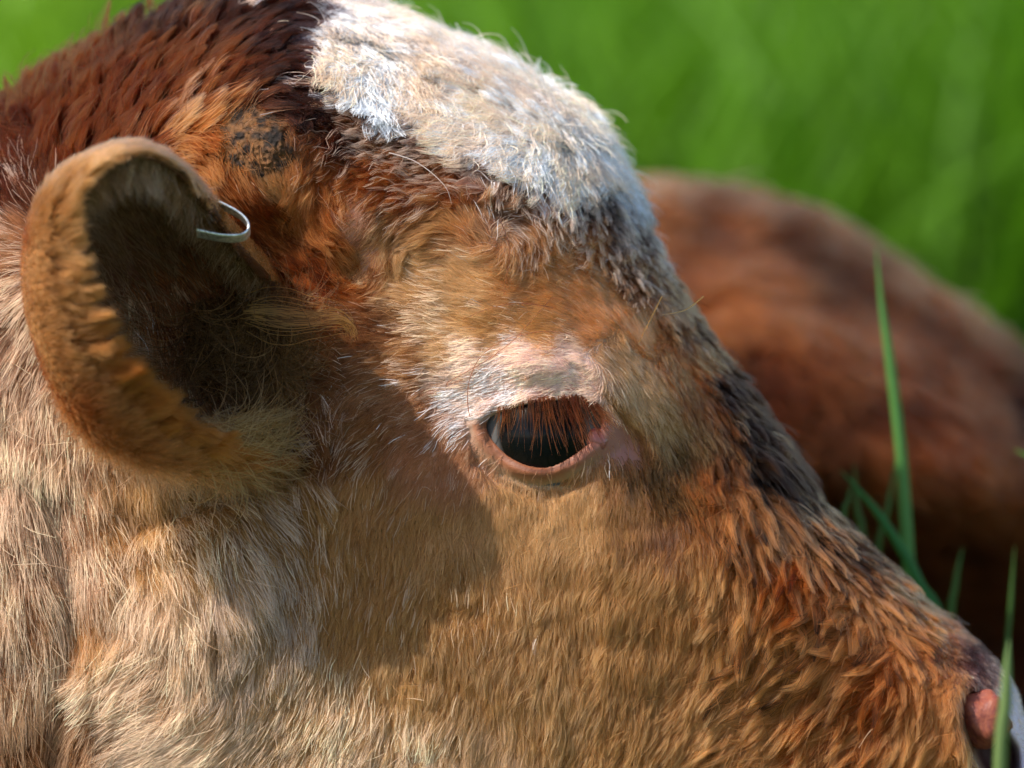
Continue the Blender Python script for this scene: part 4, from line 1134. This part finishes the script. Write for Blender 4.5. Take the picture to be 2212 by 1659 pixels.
m_gr = bpy.data.materials.new('grass_leaf'); m_gr.use_nodes = True
nt = m_gr.node_tree; nt.nodes.clear()
out = nt.nodes.new('ShaderNodeOutputMaterial'); at = nt.nodes.new('ShaderNodeAttribute'); at.attribute_name = 'tint'
df = nt.nodes.new('ShaderNodeBsdfDiffuse'); tr = nt.nodes.new('ShaderNodeBsdfTranslucent'); gl = nt.nodes.new('ShaderNodeBsdfGlossy')
gl.inputs['Roughness'].default_value = .45; gl.inputs['Color'].default_value = (.5, .5, .5, 1)
m1 = nt.nodes.new('ShaderNodeMixShader'); m1.inputs[0].default_value = .45; m2 = nt.nodes.new('ShaderNodeMixShader'); m2.inputs[0].default_value = .04
nt.links.new(at.outputs['Color'], df.inputs[0]); nt.links.new(at.outputs['Color'], tr.inputs[0])
nt.links.new(df.outputs[0], m1.inputs[1]); nt.links.new(tr.outputs[0], m1.inputs[2]); nt.links.new(m1.outputs[0], m2.inputs[1]); nt.links.new(gl.outputs[0], m2.inputs[2])
nt.links.new(m2.outputs[0], out.inputs[0])


def blades(base, h, w, lean, az, col, seg=4):
    """base (N,3); returns mesh arrays of tapering bent leaf blades with a folded midrib"""
    N = len(h)
    u = np.linspace(0, 1, seg+1)
    face = rng.uniform(0, np.pi, N)
    V = np.zeros((N, seg+1, 2, 3)); C = np.zeros((N, seg+1, 2, 3))
    for k, q in enumerate(u):
        off = lean*q**2*h
        c = base+np.stack([np.cos(az)*off, np.sin(az)*off, h*(q-.25*lean*q*q)], 1)
        ww = w*(1-q**2.2)*.5+.0001
        s = np.stack([np.cos(face)*ww, np.sin(face)*ww, 0*ww], 1)
        V[:, k, 0] = c-s; V[:, k, 1] = c+s
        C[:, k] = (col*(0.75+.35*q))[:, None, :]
    V = V.reshape(-1, 3); C = C.reshape(-1, 3)
    b0 = (np.arange(N)*(seg+1)*2)[:, None]+np.arange(seg)[None, :]*2
    b0 = b0.ravel()
    return V, np.stack([b0, b0+1, b0+3, b0+2], 1), C


# long grass behind the animals and around them
NB = 52000
yy = 1.25+rng.random(NB)**1.2*9.0
xx = rng.uniform(-1, 1, NB)*(0.75+0.13*yy)
nb2 = 5000
y2 = rng.uniform(-1.1, 1.3, nb2); x2 = rng.uniform(-1.6, 1.6, nb2)
blk = ((np.abs(x2) < .62) & (y2 > -.25) & (y2 < .9)) | ((x2 < .25) & (y2 > -.2) & (y2 < .9))
x2, y2 = x2[~blk], y2[~blk]
short = np.concatenate([np.ones(NB), np.full(len(x2), .6)])
bx_ = np.concatenate([xx, x2]); by_ = np.concatenate([yy, y2])
front2 = by_ < -.1
short[front2] = .3
cl = vnoise(np.stack([bx_*1.0, by_*.6, 0*bx_], -1), .28, 2)
hh = (0.24+.22*rng.random(len(bx_)))*(1+.45*cl)*short
ww_ = rng.uniform(.005, .011, len(bx_))
g1, g2, g3, g4 = np.array([.14, .30, .010]), np.array([.22, .39, .012]), np.array([.58, .58, .05]), np.array([.08, .22, .006])
pn = vnoise(np.stack([bx_, by_*.5, 0*bx_], -1), .33, 6); pn2 = vnoise(np.stack([bx_, by_*.5, 0*bx_], -1), .5, 12)
cg = mix(np.tile(g1, (len(bx_), 1)), g2, smooth01(.5+1.2*pn)[:, None])
cg = mix(cg, g3, smooth01(2.2*pn2-.25)[:, None]*.8)
cg = mix(cg, g4, smooth01(-1.7*pn2-.35)[:, None]*.8)
cg *= rng.uniform(.7, 1.3, (len(bx_), 1))
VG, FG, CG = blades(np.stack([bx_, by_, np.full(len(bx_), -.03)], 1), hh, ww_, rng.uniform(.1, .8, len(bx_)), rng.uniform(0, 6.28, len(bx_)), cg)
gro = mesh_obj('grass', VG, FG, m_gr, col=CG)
tag(gro, kind='stuff')


# single blades standing between the two calves
def ribbon(pts, widths, col, name, parent=None):
    p = catmull(pts, 8); n = len(p)
    wd = np.interp(np.linspace(0, 1, n), np.linspace(0, 1, len(widths)), widths)
    tgx = np.gradient(p[:, 0]); tgy = np.gradient(p[:, 1]); l = np.hypot(tgx, tgy)+1e-6
    nx_, ny_ = -tgy/l, tgx/l
    V = []; C = []
    for s_, dd in ((-1, 6), (0, -6), (1, 6)):
        V.append(persp(p[:, 0]+nx_*wd*s_*.42, p[:, 1]+ny_*wd*s_*.42, p[:, 2]+dd*wd/14))
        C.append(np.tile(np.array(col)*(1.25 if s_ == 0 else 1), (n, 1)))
    V = np.concatenate(V); C = np.concatenate(C)
    F = []
    for i in range(n-1):
        F += [(i, i+1, n+i+1, n+i), (n+i, n+i+1, 2*n+i+1, 2*n+i)]
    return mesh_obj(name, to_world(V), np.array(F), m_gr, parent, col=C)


def empty_at(name, px, py, d):
    e = bpy.data.objects.new(name, None)
    e.location = Vector(to_world(persp(np.array([px]), np.array([py]), np.array([d]))[0])); e.empty_display_size = .02
    return link(e)


def tuft(name, label, group, bl, base):
    e = empty_at(name, *base)
    tag(e, label, 'grass', group)
    bpy.context.view_layer.update()
    for pts_, w_, c_ in bl:
        o = ribbon(pts_, w_, c_, 'blade', e)
        o.matrix_parent_inverse = e.matrix_world.inverted()
    return e


gA, gB_, gC = (.10, .25, .05), (.04, .17, .03), (.06, .13, .02)
tuft('grass_tuft', 'tall pale green grass blade crossed by a slanting blade before the brown flank', 'grass standing between the calves', [
    ([(2010, 3300, 1150), (1990, 2300, 1150), (1972, 1600, 1150), (1966, 1290, 1150), (1948, 1000, 1150), (1925, 800, 1150), (1905, 660, 1150), (1892, 530, 1150)], [30, 34, 34, 32, 30, 26, 16, 1], gA),
    ([(2080, 3300, 1060), (2070, 2000, 1060), (2040, 1400, 1060), (1985, 1260, 1060), (1950, 1190, 1060), (1890, 1100, 1060), (1815, 1015, 1060)], [22, 26, 28, 28, 26, 18, 1], gB_),
    ([(2000, 3300, 1180), (1985, 2000, 1180), (1900, 1280, 1180), (1920, 1090, 1180), (1945, 960, 1180)], [16, 18, 16, 14, 1], gC),
], (2010, 3300, 600))
tuft('grass_tuft', 'faint short blades of grass in the gap just right of the calf\'s nose bridge', 'grass standing between the calves', [
    ([(1900, 3300, 1180), (1880, 2000, 1180), (1866, 1230, 1180), (1852, 1100, 1180), (1845, 1000, 1180)], [16, 20, 20, 16, 1], gC),
    ([(1850, 3300, 980), (1840, 2000, 980), (1822, 1200, 980), (1832, 1080, 980), (1838, 1050, 980)], [16, 16, 16, 10, 1], gC),
], (1880, 3300, 1180))
tuft('grass_tuft', 'upright blade of grass rising above the middle of the muzzle', 'grass standing between the calves', [
    ([(2060, 3300, 1100), (2056, 2000, 1100), (2052, 1400, 1100), (2064, 1260, 1100), (2080, 1180, 1100)], [20, 22, 22, 16, 1], gC),
    ([(2180, 3300, 1020), (2178, 2000, 1020), (2172, 1500, 1020), (2184, 1300, 1020), (2192, 1180, 1020)], [12, 14, 14, 12, 1], gC),
], (2060, 3300, 1100))
tuft('grass_tuft', 'pale blade of grass standing in front of the calf\'s nostril', 'grass standing between the calves', [
    ([(2140, 3300, -1100), (2150, 2200, -1100), (2160, 1659, -1100), (2172, 1520, -1100), (2176, 1440, -1100), (2180, 1380, -1100)], [30, 32, 34, 32, 22, 1], (.15, .22, .06)),
], (2140, 3300, -1100))
tuft('grass_tuft', 'tip of a bent grass blade at the edge beside the brown flank', 'grass standing between the calves', [
    ([(2560, 3300, 1150), (2520, 2000, 1150), (2400, 1250, 1150), (2290, 1040, 1150), (2190, 970, 1150)], [20, 26, 28, 26, 1], (.10, .2, .03)),
], (2560, 3300, 1150))
